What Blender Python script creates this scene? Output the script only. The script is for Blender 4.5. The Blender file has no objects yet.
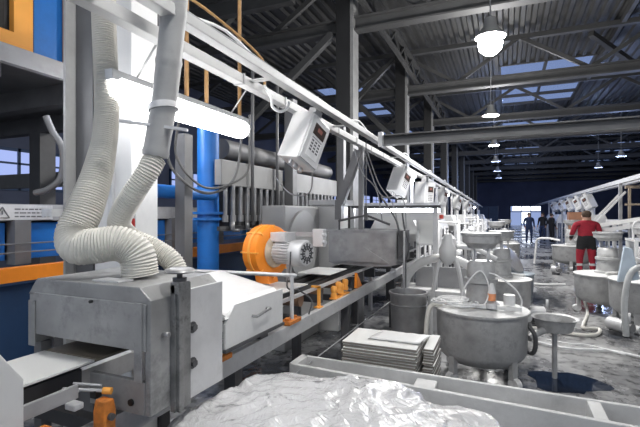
import bpy, bmesh, math, random
from mathutils import Vector, Matrix
random.seed(7)
PI = math.pi
SC = bpy.context.scene
COL = SC.collection

# ------------------------------------------------------------------ camera
cam_d = bpy.data.cameras.new('camera'); cam = bpy.data.objects.new('camera', cam_d); COL.objects.link(cam)
cam_d.sensor_width = 36; cam_d.lens = 36 * 430 / 640
cam.location = (0, 0, 1.7); cam.rotation_euler = (PI / 2, 0, math.atan(185 / 430)); cam_d.clip_start = .05; cam_d.clip_end = 300
cam_d.shift_y = 0
SC.camera = cam
# ------------------------------------------------------------------ world (overcast daylight outside)
W = bpy.data.worlds.new('World'); SC.world = W; W.use_nodes = True
bgn = W.node_tree.nodes['Background']; bgn.inputs[0].default_value = (.74, .84, 1, 1); bgn.inputs[1].default_value = .42
# ------------------------------------------------------------------ exposure
SC.view_settings.view_transform = 'Standard'; SC.view_settings.look = 'None'
SC.view_settings.gamma = 1; SC.view_settings.use_curve_mapping = False
SC.view_settings.exposure = 0.4
LAMP_W = 420.0       # one high bay lamp
TUBE_E = 13.0        # emission of the big tube light
FAR_TUBE_E = 30.0
BIGLIGHTS = []

# ------------------------------------------------------------------ materials
MATS = {}
def mat(name, col, rough=.5, metal=0, var=.12, scale=6, bump=.0, spec=.5, dirt=None, dirt_amt=.0, dirt_scale=3):
    if name in MATS: return MATS[name]
    m = bpy.data.materials.new(name); m.use_nodes = True; nt = m.node_tree; N = nt.nodes; L = nt.links
    b = N['Principled BSDF']; b.inputs['Roughness'].default_value = rough; b.inputs['Metallic'].default_value = metal
    b.inputs['Specular IOR Level'].default_value = spec
    tc = N.new('ShaderNodeTexCoord')
    nz = N.new('ShaderNodeTexNoise'); nz.inputs['Scale'].default_value = scale; nz.inputs['Detail'].default_value = 6
    L.new(tc.outputs['Object'], nz.inputs['Vector'])
    cr = N.new('ShaderNodeValToRGB')
    cr.color_ramp.elements[0].position = .3; cr.color_ramp.elements[1].position = .7
    cr.color_ramp.elements[0].color = [max(0, c * (1 - var)) for c in col] + [1]
    cr.color_ramp.elements[1].color = [min(1, c * (1 + var)) for c in col] + [1]
    L.new(nz.outputs['Fac'], cr.inputs['Fac'])
    out = cr.outputs['Color']
    if dirt:
        n2 = N.new('ShaderNodeTexNoise'); n2.inputs['Scale'].default_value = dirt_scale; n2.inputs['Detail'].default_value = 8; n2.inputs['Roughness'].default_value = .7
        L.new(tc.outputs['Object'], n2.inputs['Vector'])
        r2 = N.new('ShaderNodeValToRGB'); r2.color_ramp.elements[0].position = .5; r2.color_ramp.elements[1].position = .72
        r2.color_ramp.elements[0].color = (0, 0, 0, 1); r2.color_ramp.elements[1].color = (dirt_amt,) * 3 + (1,)
        L.new(n2.outputs['Fac'], r2.inputs['Fac'])
        mx = N.new('ShaderNodeMix'); mx.data_type = 'RGBA'
        L.new(r2.outputs['Color'], mx.inputs[0]); L.new(out, mx.inputs[6]); mx.inputs[7].default_value = (*dirt, 1)
        out = mx.outputs[2]
    L.new(out, b.inputs['Base Color'])
    if bump:
        bp = N.new('ShaderNodeBump'); bp.inputs['Strength'].default_value = bump; bp.inputs['Distance'].default_value = .01
        n3 = N.new('ShaderNodeTexNoise'); n3.inputs['Scale'].default_value = scale * 5; n3.inputs['Detail'].default_value = 5
        L.new(tc.outputs['Object'], n3.inputs['Vector']); L.new(n3.outputs['Fac'], bp.inputs['Height']); L.new(bp.outputs['Normal'], b.inputs['Normal'])
    MATS[name] = m; return m
def emis(name, col, e):
    if name in MATS: return MATS[name]
    m = bpy.data.materials.new(name); m.use_nodes = True; nt = m.node_tree; nt.nodes.clear()
    o = nt.nodes.new('ShaderNodeOutputMaterial'); n = nt.nodes.new('ShaderNodeEmission')
    n.inputs[0].default_value = (*col, 1); n.inputs[1].default_value = e; nt.links.new(n.outputs[0], o.inputs[0])
    MATS[name] = m; return m

D = (.13, .13, .13)
STEEL = mat('dull_steel', (.34, .34, .345), .38, .55, .22, 5, .1, dirt=(.16, .16, .16), dirt_amt=.7)
HOODM = mat('hood_steel', (.36, .36, .36), .42, .3, .35, 3, .15, dirt=(.09, .09, .09), dirt_amt=.85, dirt_scale=3.5)
LSTEEL = mat('light_steel', (.62, .62, .63), .4, .25, .12, 6, .05, dirt=(.3, .3, .3), dirt_amt=.5, dirt_scale=6)
WHITE = mat('white_paint', (.7, .7, .7), .45, 0, .05, 5, .03, dirt=(.45, .45, .45), dirt_amt=.35, dirt_scale=5)
RAILW = mat('rail_white_paint', (.5, .5, .5), .5, 0, .08, 4, .03, dirt=(.4, .4, .4), dirt_amt=.5, dirt_scale=8)
GREY = mat('grey_paint', (.36, .36, .37), .5, .05, .12, 4, .05, dirt=D, dirt_amt=.4)
MGREY = mat('mid_grey_paint', (.17, .17, .175), .5, .1, .15, 4, .05, dirt=D, dirt_amt=.4)
DGREY = mat('dark_grey_paint', (.075, .075, .08), .55, .1, .2, 4)
BLACK = mat('black_rubber', (.015, .015, .016), .5, 0, .2, 5)
BLUE = mat('blue_paint', (.018, .17, .56), .4, 0, .15, 3, dirt=(.02, .06, .18), dirt_amt=.4)
DBLUE = mat('dark_blue_paint', (.012, .045, .12), .5, 0, .2, 3)
ORANGE = mat('orange_paint', (.95, .28, .02), .45, 0, .08, 4, dirt=(.5, .14, .02), dirt_amt=.35)
YELLOWO = mat('amber_paint', (.95, .42, .08), .45, 0, .06, 4)
RUST = mat('rusty_orange', (.62, .2, .03), .6, 0, .3, 20, .1, dirt=(.15, .06, .03), dirt_amt=.7, dirt_scale=14)
BROWNROD = mat('dull_orange_rod', (.42, .24, .1), .6, 0, .2, 10)
TILEW = mat('white_glaze', (.82, .82, .8), .25, 0, .02, 2)
TILEWET = mat('wet_clay_tile', (.22, .19, .15), .25, 0, .12, 5)
HOSEM = mat('pale_hose', (.64, .62, .57), .55, 0, .08, 8, dirt=(.42, .42, .4), dirt_amt=.5, dirt_scale=6)
CABLEW = mat('white_cable', (.78, .78, .78), .45, 0, .05, 8)
CABLEG = mat('grey_cable', (.3, .3, .31), .5, 0, .1, 8)
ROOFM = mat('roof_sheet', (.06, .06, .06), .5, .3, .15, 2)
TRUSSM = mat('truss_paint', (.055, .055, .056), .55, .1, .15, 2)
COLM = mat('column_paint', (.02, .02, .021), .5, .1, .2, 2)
WALLM = mat('wall_sheet', (.07, .085, .14), .7, 0, .2, .6)
PLASTER = mat('pale_wall', (.35, .38, .44), .7, 0, .2, .6)
TUBM = mat('glaze_spattered_steel', (.42, .42, .42), .5, .2, .3, 6, .25, dirt=(.17, .17, .17), dirt_amt=.85, dirt_scale=6)
CRUST = mat('dried_glaze', (.72, .72, .71), .6, 0, .12, 9, .3, dirt=(.4, .4, .4), dirt_amt=.6, dirt_scale=9)
TROUGH = mat('concrete_grey_trough', (.56, .56, .56), .65, 0, .15, 6, .2, dirt=(.25, .25, .25), dirt_amt=.6)
BROWN = mat('brown_board', (.33, .2, .12), .6, 0, .2, 6)
REDC = mat('red_cloth', (.3, .012, .028), .8, 0, .15, 20, .1)
BLKC = mat('black_cloth', (.012, .012, .014), .8, 0, .2, 20)
NAVYC = mat('navy_cloth', (.02, .035, .09), .8, 0, .2, 20)
SILV = mat('silver_band', (.55, .55, .55), .4, 0, .1, 20)
SKIN = mat('skin', (.5, .3, .22), .6, 0, .05, 10)
HAIR = mat('dark_hair', (.07, .045, .03), .8, 0, .3, 40)
LCDM = mat('lcd_dark', (.05, .035, .03), .3, 0, .05, 10)
MARK = mat('dark_print', (.12, .12, .13), .6, 0, .05, 10)
TUBE = emis('tube_light', (1, 1, 1), TUBE_E)
FTUBE = emis('far_tube_light', (.86, .9, 1), FAR_TUBE_E)
LAMPE = emis('lamp_glow', (1, .985, .95), 60)
DAY = emis('daylight', (.45, .58, 1), .5)
DAYB = emis('bright_daylight', (.8, .87, 1), 2.6)

def tile_lines():
    m = bpy.data.materials.new('roof_x'); return m
# wet floor
def floor_mat():
    m = bpy.data.materials.new('wet_concrete'); m.use_nodes = True; nt = m.node_tree; N = nt.nodes; L = nt.links
    b = N['Principled BSDF']; tc = N.new('ShaderNodeTexCoord')
    n1 = N.new('ShaderNodeTexNoise'); n1.inputs['Scale'].default_value = .9; n1.inputs['Detail'].default_value = 10; n1.inputs['Roughness'].default_value = .65
    mp = N.new('ShaderNodeMapping'); mp.inputs['Scale'].default_value = (1, .6, 1); L.new(tc.outputs['Object'], mp.inputs[0]); L.new(mp.outputs[0], n1.inputs['Vector'])
    r1 = N.new('ShaderNodeValToRGB'); e = r1.color_ramp.elements
    e[0].position = .40; e[0].color = (.06, .066, .078, 1); e[1].position = .62; e[1].color = (.36, .36, .36, 1)
    k = r1.color_ramp.elements.new(.48); k.color = (.19, .19, .195, 1)
    L.new(n1.outputs['Fac'], r1.inputs[0])
    n2 = N.new('ShaderNodeTexNoise'); n2.inputs['Scale'].default_value = 9; n2.inputs['Detail'].default_value = 8; L.new(tc.outputs['Object'], n2.inputs['Vector'])
    r2 = N.new('ShaderNodeValToRGB'); r2.color_ramp.elements[0].position = .34; r2.color_ramp.elements[1].position = .5
    r2.color_ramp.elements[0].color = (.3, .3, .3, 1); r2.color_ramp.elements[1].color = (1, 1, 1, 1); L.new(n2.outputs['Fac'], r2.inputs[0])
    mx = N.new('ShaderNodeMix'); mx.data_type = 'RGBA'; mx.blend_type = 'MULTIPLY'; mx.inputs[0].default_value = 1
    L.new(r1.outputs[0], mx.inputs[6]); L.new(r2.outputs[0], mx.inputs[7]); L.new(mx.outputs[2], b.inputs['Base Color'])
    r3 = N.new('ShaderNodeValToRGB'); r3.color_ramp.elements[0].position = .42; r3.color_ramp.elements[1].position = .6
    r3.color_ramp.elements[0].color = (.06,) * 3 + (1,); r3.color_ramp.elements[1].color = (.5,) * 3 + (1,)
    L.new(n1.outputs['Fac'], r3.inputs[0]); L.new(r3.outputs[0], b.inputs['Roughness'])
    bp = N.new('ShaderNodeBump'); bp.inputs['Strength'].default_value = .12; bp.inputs['Distance'].default_value = .02
    L.new(n2.outputs['Fac'], bp.inputs['Height']); L.new(bp.outputs[0], b.inputs['Normal'])
    return m
FLOORM = floor_mat()
def plastic_mat():
    m = bpy.data.materials.new('crumpled_film'); m.use_nodes = True; nt = m.node_tree; N = nt.nodes; L = nt.links
    b = N['Principled BSDF']; b.inputs['Roughness'].default_value = .22; b.inputs['Coat Weight'].default_value = .5
    b.inputs['Coat Roughness'].default_value = .08
    tc = N.new('ShaderNodeTexCoord')
    n1 = N.new('ShaderNodeTexNoise'); n1.inputs['Scale'].default_value = 5.5; n1.inputs['Detail'].default_value = 9; n1.inputs['Roughness'].default_value = .7; n1.inputs['Distortion'].default_value = .8
    L.new(tc.outputs['Object'], n1.inputs['Vector'])
    r = N.new('ShaderNodeValToRGB'); r.color_ramp.elements[0].position = .33; r.color_ramp.elements[0].color = (.2, .2, .205, 1)
    r.color_ramp.elements[1].position = .43; r.color_ramp.elements[1].color = (.6, .6, .61, 1)
    L.new(n1.outputs[0], r.inputs[0]); L.new(r.outputs[0], b.inputs['Base Color'])
    v = N.new('ShaderNodeTexVoronoi'); v.inputs['Scale'].default_value = 16; v.distance = 'MANHATTAN'; L.new(n1.outputs[1], v.inputs['Vector'])
    n3 = N.new('ShaderNodeTexNoise'); n3.inputs['Scale'].default_value = 11; n3.inputs['Detail'].default_value = 4; n3.inputs['Distortion'].default_value = 2
    L.new(tc.outputs['Object'], n3.inputs['Vector'])
    bp = N.new('ShaderNodeBump'); bp.inputs['Strength'].default_value = .55; bp.inputs['Distance'].default_value = .03
    L.new(n3.outputs[0], bp.inputs['Height']); L.new(bp.outputs[0], b.inputs['Normal']); L.new(bp.outputs[0], b.inputs['Coat Normal'])
    return m
FILM = plastic_mat()
def glass_mat():
    m = bpy.data.materials.new('skylight_glass'); m.use_nodes = True; nt = m.node_tree; N = nt.nodes; L = nt.links
    N.clear(); o = N.new('ShaderNodeOutputMaterial'); t = N.new('ShaderNodeBsdfTransparent'); t.inputs[0].default_value = (.72, .8, 1, 1)
    g = N.new('ShaderNodeBsdfGlossy'); g.inputs[1].default_value = .1; mx = N.new('ShaderNodeMixShader'); mx.inputs[0].default_value = .08
    L.new(t.outputs[0], mx.inputs[1]); L.new(g.outputs[0], mx.inputs[2]); L.new(mx.outputs[0], o.inputs[0]); return m
GLASS = glass_mat()

# ------------------------------------------------------------------ mesh helpers
WLOC = {}
def smooth_pts(pts, sub=8, closed=False):
    P = [Vector(p) for p in pts]; out = []
    n = len(P)
    for i in range(n - 1):
        p0 = P[i - 1] if i > 0 else P[0] * 2 - P[1]; p1 = P[i]; p2 = P[i + 1]; p3 = P[i + 2] if i + 2 < n else P[-1] * 2 - P[-2]
        for k in range(sub):
            t = k / sub
            out.append(.5 * ((2 * p1) + (-p0 + p2) * t + (2 * p0 - 5 * p1 + 4 * p2 - p3) * t * t + (-p0 + 3 * p1 - 3 * p2 + p3) * t ** 3))
    out.append(P[-1]); return out
def resample(pts, step):
    out = [pts[0].copy()]; acc = 0
    for a, b in zip(pts, pts[1:]):
        l = (b - a).length
        if l < 1e-9: continue
        t = step - acc
        while t <= l:
            out.append(a + (b - a) * (t / l)); t += step
        acc = l - (t - step)
    return out
class MB:
    def __init__(s): s.bm = bmesh.new(); s.mats = []; s.cur = 0
    def m(s, mt):
        if mt not in s.mats: s.mats.append(mt)
        s.cur = s.mats.index(mt); return s
    def _f(s, vs, sm=False):
        try: f = s.bm.faces.new(vs)
        except ValueError: return
        f.material_index = s.cur; f.smooth = sm
    def box(s, x0, x1, y0, y1, z0, z1, M=None):
        v = [Vector((x, y, z)) for z in (z0, z1) for x, y in ((x0, y0), (x1, y0), (x1, y1), (x0, y1))]
        if M: v = [M @ p for p in v]
        v = [s.bm.verts.new(p) for p in v]
        for q in ((3, 2, 1, 0), (4, 5, 6, 7), (0, 1, 5, 4), (1, 2, 6, 5), (2, 3, 7, 6), (3, 0, 4, 7)): s._f([v[i] for i in q])
        return s
    def cbox(s, c, sz, M=None, rot=None):
        T = Matrix.Translation(c)
        if rot: T = T @ rot
        if M: T = M @ T
        a, b, d = [k / 2 for k in sz]; return s.box(-a, a, -b, b, -d, d, T)
    def bar(s, p0, p1, w, h, up=(0, 0, 1)):
        p0 = Vector(p0); p1 = Vector(p1); d = (p1 - p0); L = d.length; d.normalize(); u = Vector(up)
        if abs(d.dot(u)) > .98: u = Vector((1, 0, 0))
        sd = d.cross(u).normalized(); u = sd.cross(d)
        M = Matrix((sd, d, u)).transposed().to_4x4(); M.translation = p0
        return s.box(-w / 2, w / 2, 0, L, -h / 2, h / 2, M)
    def prism(s, poly, axis, a0, a1):
        def P(u, v, a): return {'x': (a, u, v), 'y': (u, a, v), 'z': (u, v, a)}[axis]
        A = [s.bm.verts.new(P(u, v, a0)) for u, v in poly]; B = [s.bm.verts.new(P(u, v, a1)) for u, v in poly]
        n = len(poly); s._f(A[::-1]); s._f(B)
        for i in range(n): s._f([A[i], A[(i + 1) % n], B[(i + 1) % n], B[i]])
        return s
    def tube(s, pts, r, n=8, sub=6, smooth=True, cap=True, rf=None, raw=False):
        P = [Vector(p) for p in pts]
        if smooth and not raw: P = smooth_pts(P, sub)
        N = len(P); rings = []; pu = None
        for i in range(N):
            d = (P[min(i + 1, N - 1)] - P[max(i - 1, 0)])
            if d.length < 1e-9: d = Vector((0, 0, 1))
            d.normalize()
            if pu is None:
                u = Vector((0, 0, 1)) if abs(d.z) < .9 else Vector((1, 0, 0)); u = (u - d * u.dot(d)).normalized()
            else:
                u = (pu - d * pu.dot(d)); u = u.normalized() if u.length > 1e-6 else pu
            pu = u; w = d.cross(u); rr = rf(i) if rf else r
            rings.append([s.bm.verts.new(P[i] + (u * math.cos(2 * PI * k / n) + w * math.sin(2 * PI * k / n)) * rr) for k in range(n)])
        for a, b in zip(rings, rings[1:]):
            for k in range(n): s._f([a[k], a[(k + 1) % n], b[(k + 1) % n], b[k]], True)
        if cap: s._f(rings[0][::-1]); s._f(rings[-1])
        return s
    def cyl(s, p0, p1, r, n=16, r2=None):
        p0 = Vector(p0); p1 = Vector(p1)
        if r2 is None: return s.tube([p0, p1], r, n, smooth=False)
        return s.tube([p0, p1], r, n, smooth=False, rf=lambda i: r if i == 0 else r2)
    def hose(s, pts, r, pitch=.014, depth=.012, n=18, grow=False):
        P = resample(smooth_pts(pts, 24), pitch / 2)
        N = len(P); g = lambda i: .022 * min(1, max(0, (i / N - .62) / .15)) if grow else 0
        return s.tube(P, r, n, raw=True, rf=lambda i: r + g(i) + (depth / 2 if i % 2 else -depth / 2))
    def lathe(s, prof, c=(0, 0, 0), n=32, M=None, ang=2 * PI):
        full = abs(ang - 2 * PI) < 1e-6; rings = []
        for r, z in prof:
            ring = []
            for k in range(n if full else n + 1):
                a = ang * k / n; p = Vector((r * math.cos(a), r * math.sin(a), z))
                p = (M @ p) if M else p + Vector(c)
                ring.append(s.bm.verts.new(p))
            rings.append(ring)
        for a, b in zip(rings, rings[1:]):
            for k in range(n if full else n): s._f([a[k], a[(k + 1) % len(a)], b[(k + 1) % len(a)], b[k]], True)
        if prof[0][0] > 1e-4: s._f(rings[0][::-1])
        if prof[-1][0] > 1e-4: s._f(rings[-1])
        return s
    def build(s, name, mt=None, parent=None, bevel=0, loc=None, rot=None, sharp=True):
        bmesh.ops.remove_doubles(s.bm, verts=s.bm.verts, dist=1e-5)
        bmesh.ops.dissolve_degenerate(s.bm, edges=s.bm.edges, dist=1e-6)
        if bevel:
            es = [e for e in s.bm.edges if len(e.link_faces) == 2 and e.calc_face_angle(0) > .6]
            bmesh.ops.bevel(s.bm, geom=es, offset=bevel, segments=2, affect='EDGES', profile=.5, clamp_overlap=True)
        bmesh.ops.recalc_face_normals(s.bm, faces=s.bm.faces)
        vs = [v.co for v in s.bm.verts]
        mn = Vector((min(v.x for v in vs), min(v.y for v in vs), min(v.z for v in vs))); mx = Vector((max(v.x for v in vs), max(v.y for v in vs), max(v.z for v in vs)))
        c = Vector(((mn.x + mx.x) / 2, (mn.y + mx.y) / 2, mn.z)) if loc is None else Vector(loc)
        if loc is None: bmesh.ops.translate(s.bm, verts=s.bm.verts, vec=-c)
        if sharp:
            for e in s.bm.edges:
                if len(e.link_faces) == 2 and e.calc_face_angle(0) > .7: e.smooth = False
        me = bpy.data.meshes.new(name); s.bm.to_mesh(me); s.bm.free()
        if s.mats:
            for q in s.mats: me.materials.append(q)
        else: me.materials.append(mt)
        o = bpy.data.objects.new(name, me); COL.objects.link(o)
        if parent is not None:
            o.parent = parent; o.location = c - WLOC[parent.name]
        else: o.location = c
        if rot: o.rotation_euler = rot
        WLOC[o.name] = c
        return o
def tag(o, label, cat, group=None, kind=None):
    o['label'] = label; o['category'] = cat
    if group: o['group'] = group
    if kind: o['kind'] = kind
    return o
def thing(name, loc, label, cat, group=None):
    o = bpy.data.objects.new(name, None); COL.objects.link(o); o.location = loc; o.empty_display_size = .1
    WLOC[o.name] = Vector(loc); return tag(o, label, cat, group)
def struct(o, label=None):
    o['kind'] = 'structure'
    if label: o['label'] = label
    return o
def copy_tree(o, parent=None):
    c = o.copy(); COL.objects.link(c)
    if parent is not None: c.parent = parent
    for ch in list(o.children): copy_tree(ch, c)
    return c
def dup(o, loc, rz=None, label=None, group=None, scale=None):
    c = copy_tree(o); c.location = loc
    if rz is not None: c.rotation_euler = (0, 0, rz)
    if label: c['label'] = label
    if group: c['group'] = group
    if scale: c.scale = scale if hasattr(scale, '__len__') else (scale,) * 3
    return c
def RX(a): return Matrix.Rotation(a, 4, 'X')
def RY(a): return Matrix.Rotation(a, 4, 'Y')
def RZ(a): return Matrix.Rotation(a, 4, 'Z')

# ------------------------------------------------------------------ the hall
b = MB().box(-14, 18, -3, 68.4, -.1, 0); struct(b.build('floor', FLOORM))
# corrugated roof sheets, ribs run down the hall, gaps where the skylights sit
RZ0 = 7.7
def corr(mb, x0, x1, y0, y1):
    x = x0; v = []; p = .32
    prof = []
    while x < x1 - 1e-6:
        for dx, dz in ((0, 0), (.12, 0), (.16, .09), (.28, .09)):
            if x + dx < x1: prof.append((x + dx, RZ0 + dz))
        x += p
    prof.append((x1, RZ0))
    A = [mb.bm.verts.new((px, y0, pz)) for px, pz in prof]; B = [mb.bm.verts.new((px, y1, pz)) for px, pz in prof]
    for i in range(len(A) - 1): mb._f([A[i], B[i], B[i + 1], A[i + 1]])
SKY = [(19, 26), (31, 38), (43, 50), (55, 62)]
SKX = [(-.2, 3.2), (-8.6, -6.2), (8, 11)]
mb = MB()
xs = [-14, -8.6, -6.2, -.2, 3.2, 8, 11, 18]
for i in range(7):
    x0, x1 = xs[i], xs[i + 1]
    if (x0, x1) in SKX:
        y = -3
        for a, c in SKY:
            corr(mb, x0, x1, y, a); y = c
        corr(mb, x0, x1, y, 68.4)
    else: corr(mb, x0, x1, -3, 68.4)
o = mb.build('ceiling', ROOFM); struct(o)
k = 0
for (a, c) in SKY:
    for (x0, x1) in SKX:
        k += 1
        w = MB()
        n = 4
        for i in range(n + 1):
            y = a + (c - a) * i / n; w.box(x0, x1, y - .05, y + .05, RZ0 - .02, RZ0 + .12)
        for i in range(3):
            x = x0 + (x1 - x0) * i / 2; w.box(x - .05, x + .05, a, c, RZ0 - .02, RZ0 + .12)
        fr = w.build('window_%d' % k, TRUSSM); struct(fr, 'roof skylight with blue tinted panes')
        q = MB().box(x0, x1, a, c, RZ0 + .1, RZ0 + .115).build('pane', GLASS, fr)
# back wall with doorway
mb = MB().box(-14, .6, 68, 68.4, 0, RZ0).box(4.8, 18, 68, 68.4, 0, RZ0).box(.6, 4.8, 68, 68.4, 2.9, RZ0)
struct(mb.build('wall_back', mat('navy_wall', (.12, .15, .28), .7, 0, .2, .6)))
mb = MB().m(DBLUE)
mb.box(.6, .75, 67.9, 68.1, 0, 2.9).box(4.65, 4.8, 67.9, 68.1, 0, 2.9).box(.75, 4.65, 67.9, 68.1, 2.75, 2.9).box(2.1, 2.2, 67.9, 68.1, 0, 2.75).box(3.3, 3.4, 67.9, 68.1, 0, 2.75).box(.75, 4.65, 67.95, 68.05, 1.9, 2.0)
d1 = struct(mb.build('door_1'))
MB().m(DAY).box(.75, 4.65, 68.1, 68.13, 0.02, 2.75).m(DAYB).box(2.2, 3.3, 68.09, 68.1, .3, 1.9).box(1.0, 4.6, 68.09, 68.1, 2.1, 2.7).build('daylight_opening', None, d1)
# left wall: dark sheet with a strip of windows and pilasters
mb = MB().box(-14, -13.8, -3, 68.4, 0, RZ0); struct(mb.build('wall_right' if False else 'wall_left', WALLM))
k = 20
for i in range(16):
    y = 3 + i * 4
    mb = MB(); mb.box(-13.8, -13.72, y, y + 3, 2.4, 2.5).box(-13.8, -13.72, y, y + 3, 3.6, 3.7).box(-13.8, -13.72, y, y + .08, 2.4, 3.7).box(-13.8, -13.72, y + 2.92, y + 3, 2.4, 3.7).box(-13.8, -13.72, y + 1.46, y + 1.54, 2.4, 3.7).box(-13.8, -13.72, y, y + 3, 3.2, 3.26)
    w = struct(mb.build('window_%d' % (k + i), DBLUE))
    MB().box(-13.79, -13.77, y + .05, y + 2.95, 2.45, 3.65).build('pane', emis('window_daylight', (.42, .52, .95), .75), w)
mb = MB().box(17.8, 18, 3, 68.4, 0, RZ0); struct(mb.build('wall_right', WALLM))
# columns of the left aisle
def column():
    t = thing('steel_column', (-3.5, 9.7, 0), 'first tall dark steel column behind the hanging control box', 'column', 'steel columns down the left aisle')
    z1 = RZ0
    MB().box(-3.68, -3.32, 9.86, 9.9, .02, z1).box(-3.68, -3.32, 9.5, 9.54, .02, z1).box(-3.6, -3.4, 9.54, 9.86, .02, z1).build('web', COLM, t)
    MB().box(-3.33, -3.25, 9.5, 9.9, .02, z1).build('flange', mat('flange_grey', (.2, .2, .2), .5), t)['label'] = 'pale grey flange'
    MB().box(-3.8, -3.2, 9.4, 10.0, 0, .02).build('base_plate', GREY, t)
    return t
c0 = column()
ords = ['second', 'third', 'fourth', 'fifth', 'sixth', 'seventh', 'eighth', 'ninth']
for i in range(8):
    c = dup(c0, (-3.5, 15.7 + 6 * i, 0), label='%s dark steel column of the left aisle counting from the camera' % ords[i])
# trusses across the hall
def truss():
    Y = 9.7
    t = thing('roof_truss', (2, Y, 6.0), 'nearest dark roof truss crossing above the first column', 'roof truss', 'roof trusses across the hall')
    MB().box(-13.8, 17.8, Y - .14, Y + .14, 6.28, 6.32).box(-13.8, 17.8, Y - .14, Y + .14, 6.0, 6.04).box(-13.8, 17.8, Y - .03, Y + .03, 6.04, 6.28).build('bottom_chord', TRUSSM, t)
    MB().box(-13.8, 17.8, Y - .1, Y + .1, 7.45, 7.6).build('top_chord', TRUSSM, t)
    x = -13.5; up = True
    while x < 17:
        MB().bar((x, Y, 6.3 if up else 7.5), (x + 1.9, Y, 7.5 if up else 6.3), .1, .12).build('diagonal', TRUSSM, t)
        x += 2.0; up = not up
    return t
t0 = truss()
places = ['second', 'third', 'fourth', 'fifth', 'sixth', 'seventh', 'eighth', 'ninth', 'tenth']
for i in range(9):
    dup(t0, (2, 15.7 + 6 * i, 6.0), label='%s roof truss counting away from the camera' % places[i])
# longitudinal girder and purlins
g = thing('lattice_girder', (-2.9, 30, 6.3), 'lattice girder running down the hall along the left columns', 'girder')
MB().box(-2.95, -2.85, 2, 66, 6.9, 7.0).build('top_chord', TRUSSM, g); MB().box(-2.95, -2.85, 2, 66, 6.35, 6.45).build('bottom_chord', TRUSSM, g)
mb = MB(); y = 2
while y < 65: mb.bar((-2.9, y, 6.45), (-2.9, y + .6, 6.9), .05, .05).bar((-2.9, y + .6, 6.9), (-2.9, y + 1.2, 6.45), .05, .05); y += 1.2
mb.build('lacing', TRUSSM, g)
for j, (x, lb) in enumerate([(-8.7, 'roof purlin left of the columns beside the left skylights'), (-.3, 'roof purlin along the left edge of the middle skylights'), (3.3, 'roof purlin along the right edge of the middle skylights'), (6.2, 'roof purlin between middle and right skylights'), (11.1, 'roof purlin beside the right skylights')]):
    tag(MB().box(x - .06, x + .06, 1, 67, RZ0 - .22, RZ0 - .04).build('roof_purlin', TRUSSM), lb, 'purlin', 'purlins under the roof sheets')
# sloping wind braces under the roof
for j, (a, c, lb) in enumerate([((-3.9, 15.6, 4.6), (-6.6, 15.6, 7.3), 'wind brace rising left from second column'), ((-6.6, 15.4, 4.6), (-3.72, 15.4, 7.3), 'wind brace crossing between second column and left bay'),
                               ((4.5, 15.9, 6.3), (9, 15.9, 3.2), 'long pale brace sloping down at upper right'), ((2.5, 15.9, 7.4), (6.5, 21.2, 6.2), 'brace crossing near the middle skylight'), ((-6.3, 9.6, 4.0), (-3.8, 9.6, 6.0), 'knee brace left of first column'), ((-6.2, 8.52, 6.2), (-4.6, 8.52, 7.4), 'short roof brace high above the overhead rails')]):
    tag(MB().bar(a, c, .16, .16).build('wind_brace', TRUSSM), lb, 'brace', 'wind braces')
tag(MB().box(-9, -4.2, 8.2, 8.4, 6.25, 6.55).build('roof_beam', TRUSSM), 'short roof beam high above the tube light', 'beam')

# high bay lamps
def high_bay():
    x, y, z = 0, 0, 0
    t = thing('high_bay_lamp', (0, 0, 0), 'large glaring high bay lamp nearest the camera', 'lamp', 'high bay lamps down the hall')
    prof = [(.03, .34), (.1, .32), (.11, .2), (.16, .12), (.24, .02), (.25, 0), (.235, .0), (.15, .1), (.1, .16)]
    MB().lathe(prof, n=24).build('shade', mat('lamp_shade', (.5, .5, .5), .4, .5, .05, 4), t)
    MB().lathe([(0, -.03), (.08, -.025), (.13, .0), (.21, .02), (.21, .03), (0, .03)], n=20).build('bulb', LAMPE, t)
    MB().cyl((0, 0, .33), (0, 0, 3.02), .012, 6).build('hanger_cable', CABLEG, t)
    return t
hb = high_bay(); hb.location = (-.23, 7.88, 4.7)
lampspots = [(-.4, 14.2), (-.45, 20.5), (-.5, 26.8), (-.5, 33), (-.5, 39.3), (5.6, 20.5), (5.6, 27), (5.6, 33)]
llab = ['second high bay lamp beyond the large glaring one', 'third high bay lamp beyond the large glaring one', 'fourth high bay lamp, small and white in the distance', 'fifth high bay lamp, small in the dark distance', 'farthest high bay lamp of the middle row', 'right row high bay lamp nearest the camera', 'right row high bay lamp in the middle', 'right row high bay lamp farthest away']
OFF = emis('dim_lamp_glow', (.6, .7, 1), 1.2)
for i, ((x, y), lb) in enumerate(zip(lampspots, llab)):
    c = dup(hb, (x, y, 4.7), label=lb)
    if i >= 2:
        for ch in c.children:
            if ch.name.startswith('bulb'): ch.data = ch.data.copy(); ch.data.materials[0] = OFF
MB().lathe([(0, -.3), (.1, -.28), (.18, -.2), (.2, -.1), (.17, -.01), (.1, .02), (0, .03)], n=24).build('glare_ball', LAMPE, None).name  # glowing ball added below the nearest lamp in place of its bloom
gl = [o for o in COL.objects if o.name.startswith('glare_ball')][-1]; gl.parent = hb; gl.location = (0, 0, -.3)
def spot(x, y, z, w, size=.5, col=(1, .985, .96), rot=(0, 0, 0), shape='DISK'):
    l = bpy.data.lights.new('lamp_light', 'POINT'); l.shadow_soft_size = size / 2; l.energy = w; l.color = col
    o = bpy.data.objects.new('lamp_light', l); COL.objects.link(o); o.location = (x, y, z); o.rotation_euler = rot; return o
for (x, y, w) in [(-.23, 7.88, 1.25), (-.4, 14.2, 1.0), (-.45, 20.5, .9)]:
    spot(x, y, 4.3, LAMP_W * w, size=.8)
for (x, y) in [(-.5, 26.8), (-.5, 33), (-.5, 39.3), (5.6, 20.5), (5.6, 27), (5.6, 33)]: spot(x, y, 4.5, LAMP_W * .35, col=(.42, .56, 1))
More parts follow.
